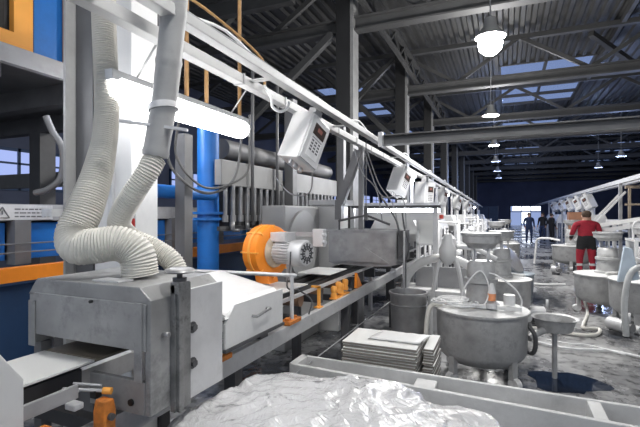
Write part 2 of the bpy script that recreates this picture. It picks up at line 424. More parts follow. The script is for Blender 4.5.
# unseen fill lamps added above, behind and right of the camera to brighten the foreground
for (x, y, w, lb) in [(-.2, 1.6, .5, 'added high bay fill lamp straight above the camera'), (-.2, -2.4, .05, 'added high bay fill lamp behind the camera'), (5.0, 4.5, .5, 'added high bay fill lamp over the right aisle')]:
    c = dup(hb, (x, y, 4.7), label=lb); spot(x, y, 4.5, LAMP_W * w)

# ------------------------------------------------------------------ overhead rails
UX, LX = -1.45, -1.7
def rail_z(y): return 2.71 - .0165 * y      # the rails sag slightly down the hall
UZ = LZ = 2.68
t = thing('overhead_rail', (UX, 8, 2.5), 'upper white overhead steel rail carrying cables above the conveyor', 'rail', 'twin overhead rails over the left line')
MB().bar((UX, .9, rail_z(.9) - .03), (UX, 32, rail_z(32) - .03), .07, .055).build('channel', RAILW, t, bevel=.004)
mb = MB(); random.seed(3)
pts = [(UX - .02, 1 + i * .35, rail_z(1 + i * .35) + .012 + .015 * random.random() + (.05 if i % 7 == 3 else 0)) for i in range(80)]
mb.tube(pts, .01, 6, 3).build('cable', CABLEW, t); MB().tube([(p[0] + .03, p[1] + .1, rail_z(p[1]) + .01 * random.random() + .006) for p in pts], .007, 6, 3).build('cable', CABLEG, t)
for i, y in enumerate([1.3, 2.6, 4.2, 6.6, 9.5, 13, 17, 22, 28]):
    MB().box(LX - .01, UX - .03, y, y + .05, rail_z(y) - .03, rail_z(y) - .018).build('tie_plate', RAILW, t)
t = thing('overhead_rail', (LX, 8, 2.5), 'lower white overhead box rail with strapped joints above the conveyor', 'rail', 'twin overhead rails over the left line')
MB().bar((LX, .8, rail_z(.8) - .035), (LX, 32, rail_z(32) - .035), .075, .065).build('box_beam', RAILW, t, bevel=.004)
for i in range(14):
    y = 1.9 + i * .62
    MB().box(LX - .042, LX + .042, y, y + .02, rail_z(y) - .072, rail_z(y) + .002).build('strap', GREY, t)
# hook and threaded hangers
t = thing('hanging_hook', (-1.6, 2.75, 2.4), 'white curved hook hanging from the overhead rails', 'hook')
MB().tube([(-1.66, 2.8, 2.66), (-1.6, 2.8, 2.56), (-1.6, 2.82, 2.5), (-1.56, 2.86, 2.47), (-1.52, 2.9, 2.5), (-1.51, 2.91, 2.55)], .012, 8).build('hook_wire', CABLEW, t)
for i, (x, y, z0, z1, lb) in enumerate([(-2.35, 2.25, 2.5, 7.6, 'dull orange rod right beside the grey post'), (-2.35, 2.75, 2.5, 7.6, 'dull orange rod behind the lower rail near the second hose'), (-2.35, 3.0, 2.5, 2.95, 'thin dull orange rod right of its twin behind the rail'), (-2.35, 3.5, 2.5, 7.6, 'dull orange rod behind the bright end of the tube light')]):
    tag(MB().cyl((x, y, z0), (x, y, z1), .018, 8).build('hanger_rod', BROWNROD), lb, 'rod', 'orange hanger rods')
tag(MB().box(-2.4, -2.3, 2.2, 3.6, 2.45, 2.5).build('rod_carrier', GREY), 'grey carrier beam behind the tube light, holding the orange rods', 'beam')
tag(MB().tube([(-2.3, 2.4, 3.4), (-2.2, 2.9, 3.33), (-2.1, 3.5, 3.15), (-2.1, 3.55, 2.9)], .012, 8).build('bent_pipe', BROWNROD), 'thin brown pipe bending down above the rails', 'pipe')

# crossing beam hung at rail height
t = thing('cross_beam', (1.5, 5.1, 2.4), 'long dark grey channel beam crossing the aisle at rail height', 'beam')
MB().box(-1.38, 5.0, 5.05, 5.2, 2.635, 2.65).box(-1.38, 5.0, 5.05, 5.2, 2.53, 2.545).box(-1.38, 5.0, 5.13, 5.15, 2.545, 2.635).build('channel', mat('beam_grey', (.12, .12, .122), .5, .2, .15, 3), t)
MB().box(-1.39, -1.34, 4.98, 5.05, 2.5, 2.67).build('end_clamp', LSTEEL, t)
for x in (4.9,): MB().box(x, x + .1, 5.06, 5.18, 0, 2.53).build('post', MGREY, t)

# ------------------------------------------------------------------ big tube light
t = thing('tube_light', (-1.9, 2.28, 2.2), 'long glaring white fluorescent tube light over the hood', 'light')
M_ = Matrix.Translation((-1.9, 2.2, 2.36))
MB().prism([(-.06, .03), (-.05, .085), (.05, .085), (.06, .03)], 'y', 1.6, 2.88).build('housing', WHITE, t); ho = list(t.children)[-1]; ho.location += Vector((-1.9, 0, 2.36))
MB().tube([(-1.9, 1.61, 2.36), (-1.9, 1.63, 2.36), (-1.9, 1.66, 2.36), (-1.9, 2.83, 2.36), (-1.9, 2.87, 2.36), (-1.9, 2.89, 2.36)], .075, 20, raw=True, rf=lambda i: (.05, .066, .075, .075, .066, .05)[i]).build('diffuser', TUBE, t)
for y in (1.8, 2.7): MB().cyl((-1.9, y, 2.44), (-1.73, y, 2.64), .006, 6).build('hanger', CABLEW, t)

# ------------------------------------------------------------------ tall grey post behind the hood
t = thing('ducting_post', (-2.4, 2.05, 0), 'tall grey and white cable post standing behind the hood', 'post')
MB().box(-2.67, -2.645, 1.93, 2.2, 0, 3.9).box(-2.645, -2.45, 2.12, 2.2, 0, 3.9).build('grey_channel', mat('post_grey', (.27, .27, .27), .5), t, bevel=.003)
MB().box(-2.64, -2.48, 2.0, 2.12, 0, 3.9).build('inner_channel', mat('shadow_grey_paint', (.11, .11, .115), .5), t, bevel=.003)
MB().box(-2.44, -2.12, 1.98, 2.2, 0, 3.9).build('white_panel', WHITE, t, bevel=.006)['label'] = 'white panel half'
MB().box(-2.30, -2.26, 1.96, 1.98, 1.6, 2.1).build('cover_strip', LSTEEL, t)
MB().box(-2.78, -2.68, 1.86, 1.98, 1.68, 1.73).build('bracket', LSTEEL, t)
# warning plate on post
t = thing('notice_plate', (-2.17, 1.96, 1.6), 'small white plate with a red mark on the white post', 'sign')
MB().box(-2.2, -2.06, 1.955, 1.965, 1.6, 1.74).build('plate', WHITE, t)
MB().box(-2.09, -2.065, 1.95, 1.955, 1.62, 1.67).build('red_mark', mat('red_mark', (.6, .03, .02), .5), t)

# ------------------------------------------------------------------ hoses over the hood
t = tag(MB().hose([(-2.08, 1.75, 3.6), (-1.98, 1.66, 2.9), (-1.92, 1.63, 2.24), (-1.86, 1.54, 1.95), (-1.85, 1.45, 1.72), (-1.855, 1.40, 1.61), (-1.81, 1.38, 1.55), (-1.74, 1.41, 1.55), (-1.65, 1.47, 1.56), (-1.585, 1.51, 1.51), (-1.57, 1.52, 1.405)], .058, .0125, .0065, 22, grow=True).build('ribbed_hose', HOSEM), 'thick pale ribbed hose dropping from above and bending onto the hood top', 'hose')
b1 = [(-1.36, 1.58, 3.3), (-1.41, 1.60, 2.95), (-1.47, 1.62, 2.6), (-1.52, 1.62, 2.25), (-1.56, 1.60, 1.97)]
t = thing('taped_hose', (-1.5, 1.6, 1.6), 'pale grey hose wrapped smooth above and ribbed below, in front of the tube light', 'hose')
P = resample(smooth_pts(b1, 24), .02)
MB().tube(P, .062, 20, raw=True, rf=lambda i: .06 + (.004 if i % 11 == 0 else 0)).build('smooth_sleeve', mat('grey_sleeve', (.36, .36, .36), .5, 0, .15, 4, .1, dirt=(.2, .2, .2), dirt_amt=.5, dirt_scale=5), t)['label'] = 'smooth grey wrapped upper sleeve'
MB().hose([(-1.56, 1.6, 1.97), (-1.575, 1.57, 1.9), (-1.64, 1.54, 1.79),  (-1.74, 1.55, 1.66), (-1.76, 1.63, 1.58), (-1.68, 1.69, 1.53), (-1.58, 1.73, 1.46), (-1.54, 1.74, 1.39)], .052, .0125, .006, 20).build('ribbed_section', HOSEM, t)
MB().cyl((-1.525, 1.62, 2.2), (-1.53, 1.62, 2.23), .072, 20).build('clamp_ring', LSTEEL, t)

tag(MB().bar((-1.68, 1.5, 2.14), (-1.40, 1.645, 2.1), .03, .012).build('clamp_arm', LSTEEL), 'white flat arm ending in a small knob holding the taped hose', 'bracket')
# ------------------------------------------------------------------ hood machine
X0, X1, Y0, Y1 = -2.04, -1.3, 1.31, 1.76
t = thing('washing_hood', (-1.67, 1.54, .86), 'grey steel hood box with slanted top straddling the tile conveyor', 'machine hood')
mb = MB()
mb.prism([(X0 + .02, 1.365), (X0 + .05, 1.40), (X1 - .06, 1.40), (X1, 1.35), (X1, 1.33), (X0, 1.33)], 'y', Y0, Y1)
mb.box(X0, X0 + .04, Y0, Y1, 1.10, 1.33).box(X1 - .03, X1, Y0, Y1, .885, 1.33)
mb.box(X0, X1, Y1 - .02, Y1, 1.16, 1.33)
mb.build('shell', HOODM, t, bevel=.004)
MB().box(X1 - .05, X1 - .03, Y0 + .02, Y1 - .02, .89, 1.33).box(X0 + .04, X1 - .05, Y1 - .03, Y1 - .02, 1.08, 1.33).box(-1.6, X1 - .05, Y1 - .03, Y1 - .02, .89, 1.08).build('shade_lining', BLACK, t)  # black sheets added to put shade inside the hood opening
MB().box(X0 + .04, X1 - .02, Y0 - .008, Y0 + .002, 1.145, 1.335).box(X0 + .01, X0 + .055, Y0 - .014, Y0 - .008, 1.09, 1.3).box(X1 - .075, X1 - .035, Y0 - .014, Y0 - .008, 1.02, 1.34).build('front_panel', HOODM, t, bevel=.002)
MB().box(X1 - .34, X1 - .03, Y0 - .002, Y0 + .02, .885, 1.02).build('lower_panel', HOODM, t, bevel=.002)
MB().cyl((-1.62, Y0 - .02, 1.325), (-1.62, Y0 - .008, 1.325), .007, 8).build('screw', BLACK, t)
MB().box(-1.68, -1.52, 1.35, 1.43, 1.4, 1.408).build('cover_plate', LSTEEL, t, bevel=.002)
MB().box(X0, X0 + .05, Y0 + .02, Y0 + .07, .1, 1.1).build('leg', MGREY, t)
MB().cyl((X1 - .1, Y0 - .01, .93), (X1 - .1, Y0, .93), .014, 10).build('plug', BLACK, t)
# side slide with handwheel
s = MB().box(X1, X1 + .025, 1.42, 1.52, .86, 1.40).box(X1 + .025, X1 + .04, 1.43, 1.46, .86, 1.36).box(X1, X1 + .045, 1.42, 1.49, 1.36, 1.41).build('slide_rail', mat('greasy_steel', (.26, .26, .26), .4, .4, .4, 9, .2, dirt=(.03, .03, .03), dirt_amt=1, dirt_scale=9), t, bevel=.002); s['label'] = 'dark greasy slide rail'
MB().lathe([(0, .012), (.04, .012), (.05, .004), (.06, .0), (.066, .006), (.06, .014), (.05, .018), (.04, .02), (0, .02)], c=(X1 + .015, 1.46, 1.447), n=28).build('handwheel', STEEL, t)
MB().cyl((X1 + .015, 1.46, 1.38), (X1 + .015, 1.46, 1.455), .012, 10).cyl((X1 + .015, 1.46, 1.405), (X1 + .015, 1.46, 1.425), .03, 12).build('wheel_spindle', DGREY, t)
MB().box(X1, X1 + .012, 1.51, 1.77, .875, 1.365).build('side_plate', LSTEEL, t, bevel=.003)
for z in (1.19, 1.03):
    MB().cyl((X1 + .012, 1.545, z), (X1 + .03, 1.545, z), .017, 6).cyl((X1 + .012, 1.545, z), (X1 + .016, 1.545, z), .026, 14).build('bolt', DGREY, t)
MB().cyl((X1 + .0, 1.38, 1.2), (X1 + .03, 1.38, 1.2), .012, 8).build('bolt', STEEL, t)

# ------------------------------------------------------------------ conveyor of the left line
t = thing('tile_conveyor', (-1.8, 6, 0), 'long grey conveyor frame carrying tiles through the machines', 'conveyor')
MB().box(-1.55, -1.5, -.2, 1.2, .73, .85).box(-1.55, -1.5, 1.2, 30, .74, .85).build('side_beam', LSTEEL, t, bevel=.003)
MB().box(-2.15, -2.1, -.2, 30, .74, .85).build('side_beam', LSTEEL, t)
for i in range(30):
    y = .3 + i * 1.0
    MB().box(-2.1, -1.55, y, y + .05, .76, .82).build('cross_tie', DGREY, t)
for i in range(15):
    y = .15 + i * 2.05
    for x in (-1.56, -2.14): MB().box(x - .03, x + .05, y, y + .08, 0, .74).build('leg', DGREY, t)
for x in (-1.70, -1.92):
    MB().box(x - .015, x + .015, -.2, 30, 1.035, 1.052).build('belt', BLACK, t)
for x in (-1.70, -1.92):
    MB().box(x - .02, x + .02, 1.85, 30, .97, 1.03).box(x - .02, x + .02, -.2, 1.3, .97, 1.03).build('belt_guide', DGREY, t)
MB().box(-1.6, -1.585, 1.8, 14, 1.0, 1.03).build('guide_rail', LSTEEL, t)
for i in range(12):
    y = 1.95 + i * .9
    MB().box(-1.98, -1.6, y, y + .04, .85, .97).build('support', DGREY, t)
# drive rollers under belts beyond the booth
for i, y in enumerate([3.35, 3.8, 4.3]):
    tag(MB().cyl((-1.98, y, .95), (-1.62, y, .95), .055, 18).build('belt_roller', mat('brown_roller', (.22, .13, .08), .5, 0, .3, 8)), 'brown belt roller under the belts, the %s of three near the orange knobs' % ['nearest', 'middle', 'farthest'][i], 'roller', 'belt rollers under the conveyor')
tag(MB().cyl((-1.38, .8, .55), (-1.38, 6, .55), .006, 6).build('pull_cord', CABLEG), 'thin pull cord stretched along the conveyor side', 'cord')
# tiles riding the belts
def tile(x, y, z, sx, sy, m, lb, th=.01):
    o = MB().box(x - sx / 2, x + sx / 2, y - sy / 2, y + sy / 2, z, z + th).build('ceramic_tile', m, bevel=.0015)
    return tag(o, lb, 'tile', 'tiles riding the conveyor')
tile(-1.81, 1.165, 1.052, .33, .34, TILEW, 'white glazed tile entering the grey hood')
tile(-1.81, 1.51, 1.052, .33, .33, TILEWET, 'wet brown tile inside the grey hood opening')
tile(-1.81, .81, 1.052, .33, .33, TILEW, 'white tile at the lower left beside the white cover')
tile(-1.81, 3.25, 1.052, .33, .6, TILEW, 'white tile leaving the white booth under the orange blower')
tile(-1.79, 4.25, 1.08, .36, .5, TILEW, 'white tile lying on the belts before the glaze hopper')
tile(-1.81, 6.9, 1.052, .33, .5, TILEW, 'white tile beyond the glaze hopper')

# ------------------------------------------------------------------ foreground left: guard bar, brackets, white cover
t = thing('guard_bar', (-1.5, 1.0, .9), 'grey steel guard bar beside the belt at the lower left', 'guard')
MB().box(-1.53, -1.515, .3, 1.16, .985, 1.04).build('plate', GREY, t, bevel=.004); MB().box(-1.515, -1.46, 1.1, 1.14, .965, .99).build('pin', LSTEEL, t, bevel=.005)
def bracket(x, y, lb):
    t = thing('cast_bracket', (x, y, .6), lb, 'bracket', 'rusty orange cast brackets')
    mb = MB(); z1 = .965
    mb.prism([(y - .05, .62), (y + .05, .62), (y + .028, .8), (y + .03, .92), (y + .02, z1), (y - .02, z1), (y - .03, .92), (y - .028, .8)], 'x', x - .03, x + .03)
    mb.build('casting', RUST, t, bevel=.006)
    for z in (.9, .84): MB().cyl((x + .028, y, z), (x + .045, y, z), .014, 12).build('bolt', DGREY, t)
    MB().box(x - .1, x + .1, y - .06, y + .06, .6, .62).build('foot', DGREY, t)
    return t
bracket(-1.45, .98, 'rusty orange cast bracket at the bottom left under the guard bar')
bracket(-1.46, 1.23, 'rusty orange cast bracket just in front of the grey hood')
t = thing('sensor_rod', (-1.52, 1.22, .98), 'small chrome sensor rod with an orange tip before the hood', 'sensor')
MB().cyl((-1.62, 1.17, 1.0), (-1.48, 1.24, .99), .007, 10).cyl((-1.60, 1.2, 1.015), (-1.50, 1.25, 1.005), .005, 8).build('rod', LSTEEL, t); MB().cyl((-1.48, 1.24, .99), (-1.45, 1.255, .988), .014, 10).build('tip', YELLOWO, t)
MB().box(-1.53, -1.5, 1.22, 1.25, .96, .99).build('holder', BLACK, t)
t = thing('roller_cover', (-1.75, .75, .8), 'white sheet metal cover at the bottom left corner', 'cover')
MB().prism([(.55, .86), (.945, .86), (.945, 1.136), (.87, 1.245), (.55, 1.3)], 'x', -1.64, -1.5).build('cover_side', WHITE, t, bevel=.006)
MB().prism([(.55, 1.18), (.9, 1.18), (.87, 1.245), (.55, 1.3)], 'x', -2.15, -1.64).build('cover_top', WHITE, t, bevel=.004)
tag(MB().box(-1.15, -.9, 1.0, 1.06, 0, .02).build('x', DGREY), 'x', 'x') if False else None

# ------------------------------------------------------------------ white spray booth
t = thing('spray_booth', (-1.75, 2.4, .9), 'white wedge topped booth over the conveyor right of the grey hood', 'booth')
ya, yb = 2.02, 2.7
prof = [(-1.45, .93), (-1.45, 1.10), (-1.52, 1.16), (-1.95, 1.27), (-2.1, 1.2), (-2.1, .93)]
mb = MB()
mb.prism([(-1.45, 1.10), (-1.52, 1.17), (-1.98, 1.27), (-2.1, 1.2), (-2.1, 1.18), (-1.98, 1.25), (-1.53, 1.15), (-1.47, 1.09)], 'y', ya, yb)
mb.prism([(-1.47, 1.09), (-1.52, 1.17), (-1.98, 1.27), (-2.1, 1.2), (-2.1, 1.12)], 'y', yb - .02, yb)
mb.prism([(-1.46, 1.12), (-1.52, 1.17), (-1.98, 1.27), (-2.1, 1.2), (-2.1, 1.12)], 'y', ya, ya + .02)
mb.build('top', WHITE, t)
MB().prism([(ya, .93), (ya, 1.07), (ya + .09, 1.165), (yb, 1.165), (yb, .93)], 'x', -1.465, -1.45).build('side_door', WHITE, t); MB().box(-2.1, -2.08, ya, yb, .93, 1.2).build('rear_wall', WHITE, t)
MB().box(-1.47, -1.44, ya - .01, yb + .01, .91, .93).build('bottom_trim', DGREY, t)
MB().tube([(-1.45, 2.3, 1.06), (-1.42, 2.3, 1.06), (-1.42, 2.32, 1.06), (-1.42, 2.45, 1.075), (-1.42, 2.47, 1.075), (-1.45, 2.47, 1.075)], .009, 8, 3).build('handle', STEEL, t)
# pipe gallows behind the booth
t = thing('gallows_stand', (-1.6, 2.95, .8), 'grey pipe frame standing on a rusty clamp behind the booth', 'frame')
MB().tube([(-1.52, 2.98, .86), (-1.52, 2.98, 1.19), (-1.53, 2.98, 1.215), (-1.56, 2.98, 1.22), (-2.25, 2.75, 1.24), (-2.28, 2.74, 1.22), (-2.28, 2.74, .9)], .016, 10, 5).build('pipe', LSTEEL, t)
MB().cbox((-1.53, 2.98, .867), (.09, .2, .03)).cbox((-1.53, 2.93, .885), (.04, .04, .03)).cbox((-1.53, 3.03, .885), (.04, .04, .03)).build('clamp_foot', RUST, t, bevel=.004)
for (x, y, lb) in [(-1.53, 2.08, 'small rusty clamp on the conveyor beam right of the grey hood'), (-1.56, 2.55, 'small dark clamp on the conveyor beam below the booth')]:
    u = thing('beam_clamp', (x, y, .85), lb, 'clamp'); MB().cbox((x, y, .865), (.1, .1, .03)).build('jaw', DGREY if y > 2.3 else RUST, u, bevel=.003); MB().cyl((x, y, .85), (x, y, .91), .012, 8).build('screw', STEEL, u)

# ------------------------------------------------------------------ orange blower
bx, by, bz = -1.93, 3.3, 1.37
t = thing('blower', (bx, by, 1.1), 'orange centrifugal blower with grey electric motor above the conveyor', 'blower')
Mx = Matrix.Translation((bx, by, bz)) @ RZ(math.radians(-12)) @ RY(PI / 2)
mb = MB(); mb.lathe([(.05, -.09), (.2, -.09), (.225, -.075), (.225, .075), (.2, .09), (.05, .09)], n=40, M=Mx)
mb.build('casing', ORANGE, t)
mb = MB()
for a in (0, 45, 90, 135, 180, 225, 270, 315):
    R = Mx @ RZ(math.radians(a)); mb.box(.2, .232, -.006, .006, -.09, .09, R)
mb.lathe([(.226, -.012), (.233, -.012), (.233, .012), (.226, .012)], n=40, M=Mx); mb.build('casing_seam', YELLOWO, t)
MB().box(-.07, .09, -.17, -.1, -.08, .08, Mx @ RZ(0)).prism([(by - .06, 1.09), (by + .1, 1.09), (by + .05, 1.2), (by - .1, 1.2)], 'x', bx - .07, bx + .06).build('outlet', ORANGE, t)
MB().lathe([(.05, .09), (.12, .09), (.14, .1), (.12, .12), (.05, .14)], n=24, M=Mx).build('mounting_flange', mat('dusty_orange_grey', (.45, .36, .27), .6, 0, .3, 12, .2), t)
mo = MB().lathe([(.0, .13), (.085, .13), (.085, .31), (.09, .31), (.09, .33), (.0, .33)], n=24, M=Mx).build('motor', LSTEEL, t)
mb = MB()
for a in range(0, 360, 15): mb.box(.084, .102, -.004, .004, .14, .31, Mx @ RZ(math.radians(a)))
mb.build('cooling_fins', LSTEEL, mo)
mb = MB().lathe([(.09, .31), (.11, .32), (.112, .42), (.1, .44), (.02, .445)], n=28, M=Mx).build('fan_cowl', LSTEEL, mo)
mb = MB()
for a in range(0, 360, 30): mb.box(.03, .085, -.006, .006, .44, .447, Mx @ RZ(math.radians(a)))
mb.lathe([(.055, .44), (.055, .448), (.063, .448), (.063, .44)], n=24, M=Mx); mb.build('grille', DGREY, mo)
MB().box(-.17, -.09, -.07, .07, .1, .27, Mx).build('terminal_box', LSTEEL, mo, bevel=.006)
MB().tube([Mx @ Vector((-.02, -.11, .36)), (bx + .33, by - .2, 1.25), (bx + .36, by - .3, 1.12), (bx + .42, by - .2, 1.08), (bx + .5, by - .15, 1.0), (bx + .5, by - .2, .9)], .007, 6).build('cable', DGREY, mo)
t = thing('switch_box', (-1.62, 3.75, 1.3), 'small grey wall switch box with two knobs right of the blower motor', 'switch')
MB().cbox((-1.62, 3.75, 1.47), (.11, .08, .17)).build('box', LSTEEL, t, bevel=.006)
for z in (1.5, 1.43): MB().cyl((-1.565, 3.72, z), (-1.535, 3.7, z), .018, 10).build('knob', LSTEEL, t)
MB().box(-1.95, -1.66, 3.74, 1 * 3.77, 1.48, 1.52).box(-1.97, -1.93, 3.74, 3.78, .85, 1.52).build('stand', GREY, t)

# orange guide knobs and post by the conveyor
t = thing('guide_knob_block', (-1.56, 4.15, .84), 'row of bright orange plastic guide knobs on the conveyor edge', 'guide')
for i in range(4):
    MB().lathe([(0, 0), (.03, 0), (.034, .02), (.026, .05), (.032, .06), (.032, .1), (.02, .115), (0, .115)], c=(-1.57 + .012 * (i % 2), 4.0 + i * .1, .86 + .03 * (i % 2)), n=14).build('knob', YELLOWO, t)
MB().box(-1.6, -1.53, 3.95, 4.36, .85, .862).build('base', YELLOWO, t)
t = thing('orange_stop_post', (-1.55, 3.55, .84), 'thin orange post with a hooked arm on the conveyor edge', 'post')
MB().box(-1.56, -1.535, 3.56, 3.585, .85, 1.04).box(-1.62, -1.535, 3.56, 3.585, 1.025, 1.045).box(-1.58, -1.52, 3.53, 3.61, .85, .86).build('post', YELLOWO, t)
MB().cyl((-1.6, 3.57, 1.01), (-1.6, 4.6, 1.01), .009, 8).build('rod', LSTEEL, t)
t = tag(MB().prism([(4.6, .86), (4.8, .86), (4.62, 1.03)], 'x', -1.56, -1.53).build('gusset_plate', ORANGE), 'orange triangular gusset plate below the steel hopper', 'bracket')

# ------------------------------------------------------------------ hanging control boxes
def control_box():
    t = thing('control_box', (0, 0, 0), 'large white hanging control box with display and keypad', 'control box', 'tilted control boxes under the overhead rail')
    MB().box(-.11, .11, -.15, .15, -.22, .22).build('case', WHITE, t, bevel=.01)
    MB().box(.11, .122, -.135, .135, -.2, .2).build('cover', mat('cover_grey', (.62, .62, .63), .4, 0, .03, 4), t, bevel=.004)
    MB().box(.122, .126, -.08, .09, .05, .15).build('display', LCDM, t)
    MB().box(.122, .125, -.08, .09, -.15, .03).build('keypad_label', mat('label_white', (.75, .75, .76), .5), t)
    kp = MB().box(.125, .1265, -.07, .08, .02, .026).build('keypad', MARK, t)
    for i in range(3):
        for j in range(4): MB().box(.125, .127, -.06 + i * .05, -.03 + i * .05, -.01 - j * .028, .005 - j * .028).build('key', MARK, kp)
    MB().box(.126, .1275, -.03, .04, .09, .125).build('digits', mat('lcd_digits', (.3, .12, .1), .4), t)
    MB().box(-.04, .04, -.05, .05, .22, .32).build('bracket', LSTEEL, t)
    for y in (-.08, 0, .08): MB().cyl((0, y, -.22), (0, y, -.26), .018, 8).build('cable_gland', LSTEEL, t)
    return t
cb = control_box(); cb.location = (-1.62, 3.42, 2.33); cb.rotation_euler = (math.radians(-22), math.radians(8), math.radians(-12))
for (x, y, s, a, lb) in [(-1.64, 7.2, 1, -24, 'second tilted control box, beyond the cross beam'), (-1.64, 9.6, 1.25, 0, 'upright control box beyond the second tilted box'), (-1.64, 12.4, 1, -12, 'third small control box beside the upright one'), (-1.64, 16.5, 1, -18, 'farther small control box under the left rails'), (-1.64, 21, 1, -18, 'farthest control box under the left rails')]:
    c = dup(cb, (x, y, rail_z(y) - .065 - .3 * s), label=lb, scale=s); c.rotation_euler = (math.radians(a), math.radians(5), math.radians(-20))
# cables below
for i, (P, lb) in enumerate([([(-1.62, 3.6, 2.1), (-1.7, 3.7, 1.9), (-2.0, 3.9, 1.9), (-2.3, 4.1, 2.1)], 'thin grey cable sagging below the large control box'), ([(-1.65, 5.4, 2.5), (-1.55, 5.6, 2.1), (-1.4, 5.8, 1.8), (-1.35, 5.9, 1.4)], 'cable arching down behind the dark brace'), ([(-1.66, 5.2, 2.56), (-1.5, 5.5, 1.95), (-1.25, 5.7, 1.9), (-1.2, 5.7, 1.3)], 'cable looping over the glaze hopper'), ([(-1.7, 5.0, 2.5), (-1.62, 5.1, 2.2), (-1.5, 5.3, 2.0), (-1.45, 5.4, 1.6)], 'cable dropping beside the vertical post')]):
    tag(MB().tube(P, .008, 6, 8).build('cable', CABLEG), lb, 'cable')
# brace and post below rails
t = thing('rail_support', (-1.9, 5.4, 0), 'grey upright post with dark diagonal brace holding the overhead rails', 'support')
MB().box(-1.74, -1.68, 5.3, 5.36, 0, 2.56).build('post', MGREY, t); MB().bar((-1.74, 5.33, 2.52), (-2.0, 5.33, 1.83), .1, .1).build('diagonal_brace', MGREY, t)
MB().box(-2.06, -1.97, 5.28, 5.38, 1.62, 1.88).build('brace_foot', MGREY, t)
for i, y in enumerate([8.6, 12, 15.6, 20, 25, 31]):
    tag(MB().box(-1.74, -1.68, y, y + .06, 0, rail_z(y) - .07).build('rail_post', LSTEEL), 'slim pale post under the left overhead rail, number %s from the cross beam' % ['one', 'two', 'three', 'four', 'five', 'six'][i], 'post', 'slim posts under the left overhead rail')

# ------------------------------------------------------------------ glaze hopper over the line
t = thing('glaze_hopper', (-1.6, 5.1, .95), 'dented stainless glaze hopper hanging over the conveyor', 'hopper')
mb = MB(); z0, z1 = 1.1, 1.5
xa, xb, yA, yB = -2.0, -1.17, 4.95, 5.5
for (p, q) in (((xa, yA), (xb, yA)), ((xb, yA), (xb, yB)), ((xb, yB), (xa, yB)), ((xa, yB), (xa, yA))):
    dx, dy = q[0] - p[0], q[1] - p[1]
    mb.box(min(p[0], q[0]) - (.01 if not dx else 0), max(p[0], q[0]) + (.01 if not dx else 0), min(p[1], q[1]) - (.01 if not dy else 0), max(p[1], q[1]) + (.01 if not dy else 0), z0, z1)
mb.build('tank_wall', STEEL, t)
MB().box(xa - .02, xb + .02, yA - .025, yA + .0, z1 - .03, z1 + .005).box(xb, xb + .025, yA, yB, z1 - .03, z1 + .005).build('rim', STEEL, t)
MB().prism([(xa + .1, z0 + .02), (xa + .45, z0 + .2), (xa + .75, z0 + .02)], 'y', yA - .03, yA - .01).build('splash_shield', STEEL, t)
MB().prism([(xa, z0), (xb, z0), (xb - .06, z0 - .02), (xa + .5, z0 - .035), (xa + .06, z0 - .02)], 'y', yA, yB).build('sloped_floor', STEEL, t)
MB().box(xb - .04, xb - .0, yB + .01, yB + .05, 0, 1.3).build('leg', MGREY, t)
mb = MB().tube([(xa + .14, yA - .03, 1.5), (xa + .14, yA - .03, 1.62)], .012, 6, smooth=False).tube([(xa + .13, yA - .03, 1.61), (xa + .48, yA - .03, 1.68), (xb - .06, yA - .03, 1.57)], .014, 6, smooth=False)
mb.box(xa + .46, xa + .5, 4.9, 4.94, 1.62, 1.78).box(xa + .475, xa + .485, 4.915, 4.925, 1.7, 2.58); mb.build('hanger', DGREY, t)
MB().box(xb + .02, xb + .1, yA + .02, yA + .3, 1.15, 1.5).tube([(xb + .05, yA, 1.2), (xb + .1, yA, 1.35), (xb + .04, yA, 1.5), (xb - .02, yA + .05, 1.65), (xb - .2, yA + .1, 1.9)], .012, 6).tube([(xb + .08, yA + .1, 1.1), (xb + .15, yA, 1.3), (xb + .1, yA, 1.55), (xb + .05, yA + .1, 1.75)], .01, 6).build('pump_fittings', DGREY, t)

# ------------------------------------------------------------------ barrel behind tile stack
t = thing('glaze_barrel', (-.98, 4.75, 0), 'open grey metal barrel standing behind the pile of tiles', 'barrel')
MB().lathe([(0.02, .05), (.18, .05), (.185, .4), (.2, .8), (.215, .82), (.215, .84), (.195, .84), (.19, .8), (.175, .1), (0.02, .08)], c=(-.98, 4.75, 0), n=32).build('drum', STEEL, t)
MB().lathe([(.197, .7), (.207, .705), (.197, .71)], c=(-.98, 4.75, 0), n=32).build('hoop', MGREY, t)
MB().cyl((-.98, 4.75, 0), (-.98, 4.75, .06), .15, 16).build('foot_ring', DGREY, t)
t = thing('drain_pipe', (-1.02, 4.8, .5), 'thin vertical grey pipe dropping into the open barrel', 'pipe')
MB().cyl((-1.05, 4.85, .6), (-1.05, 4.85, 1.5), .011, 8).build('pipe', GREY, t)

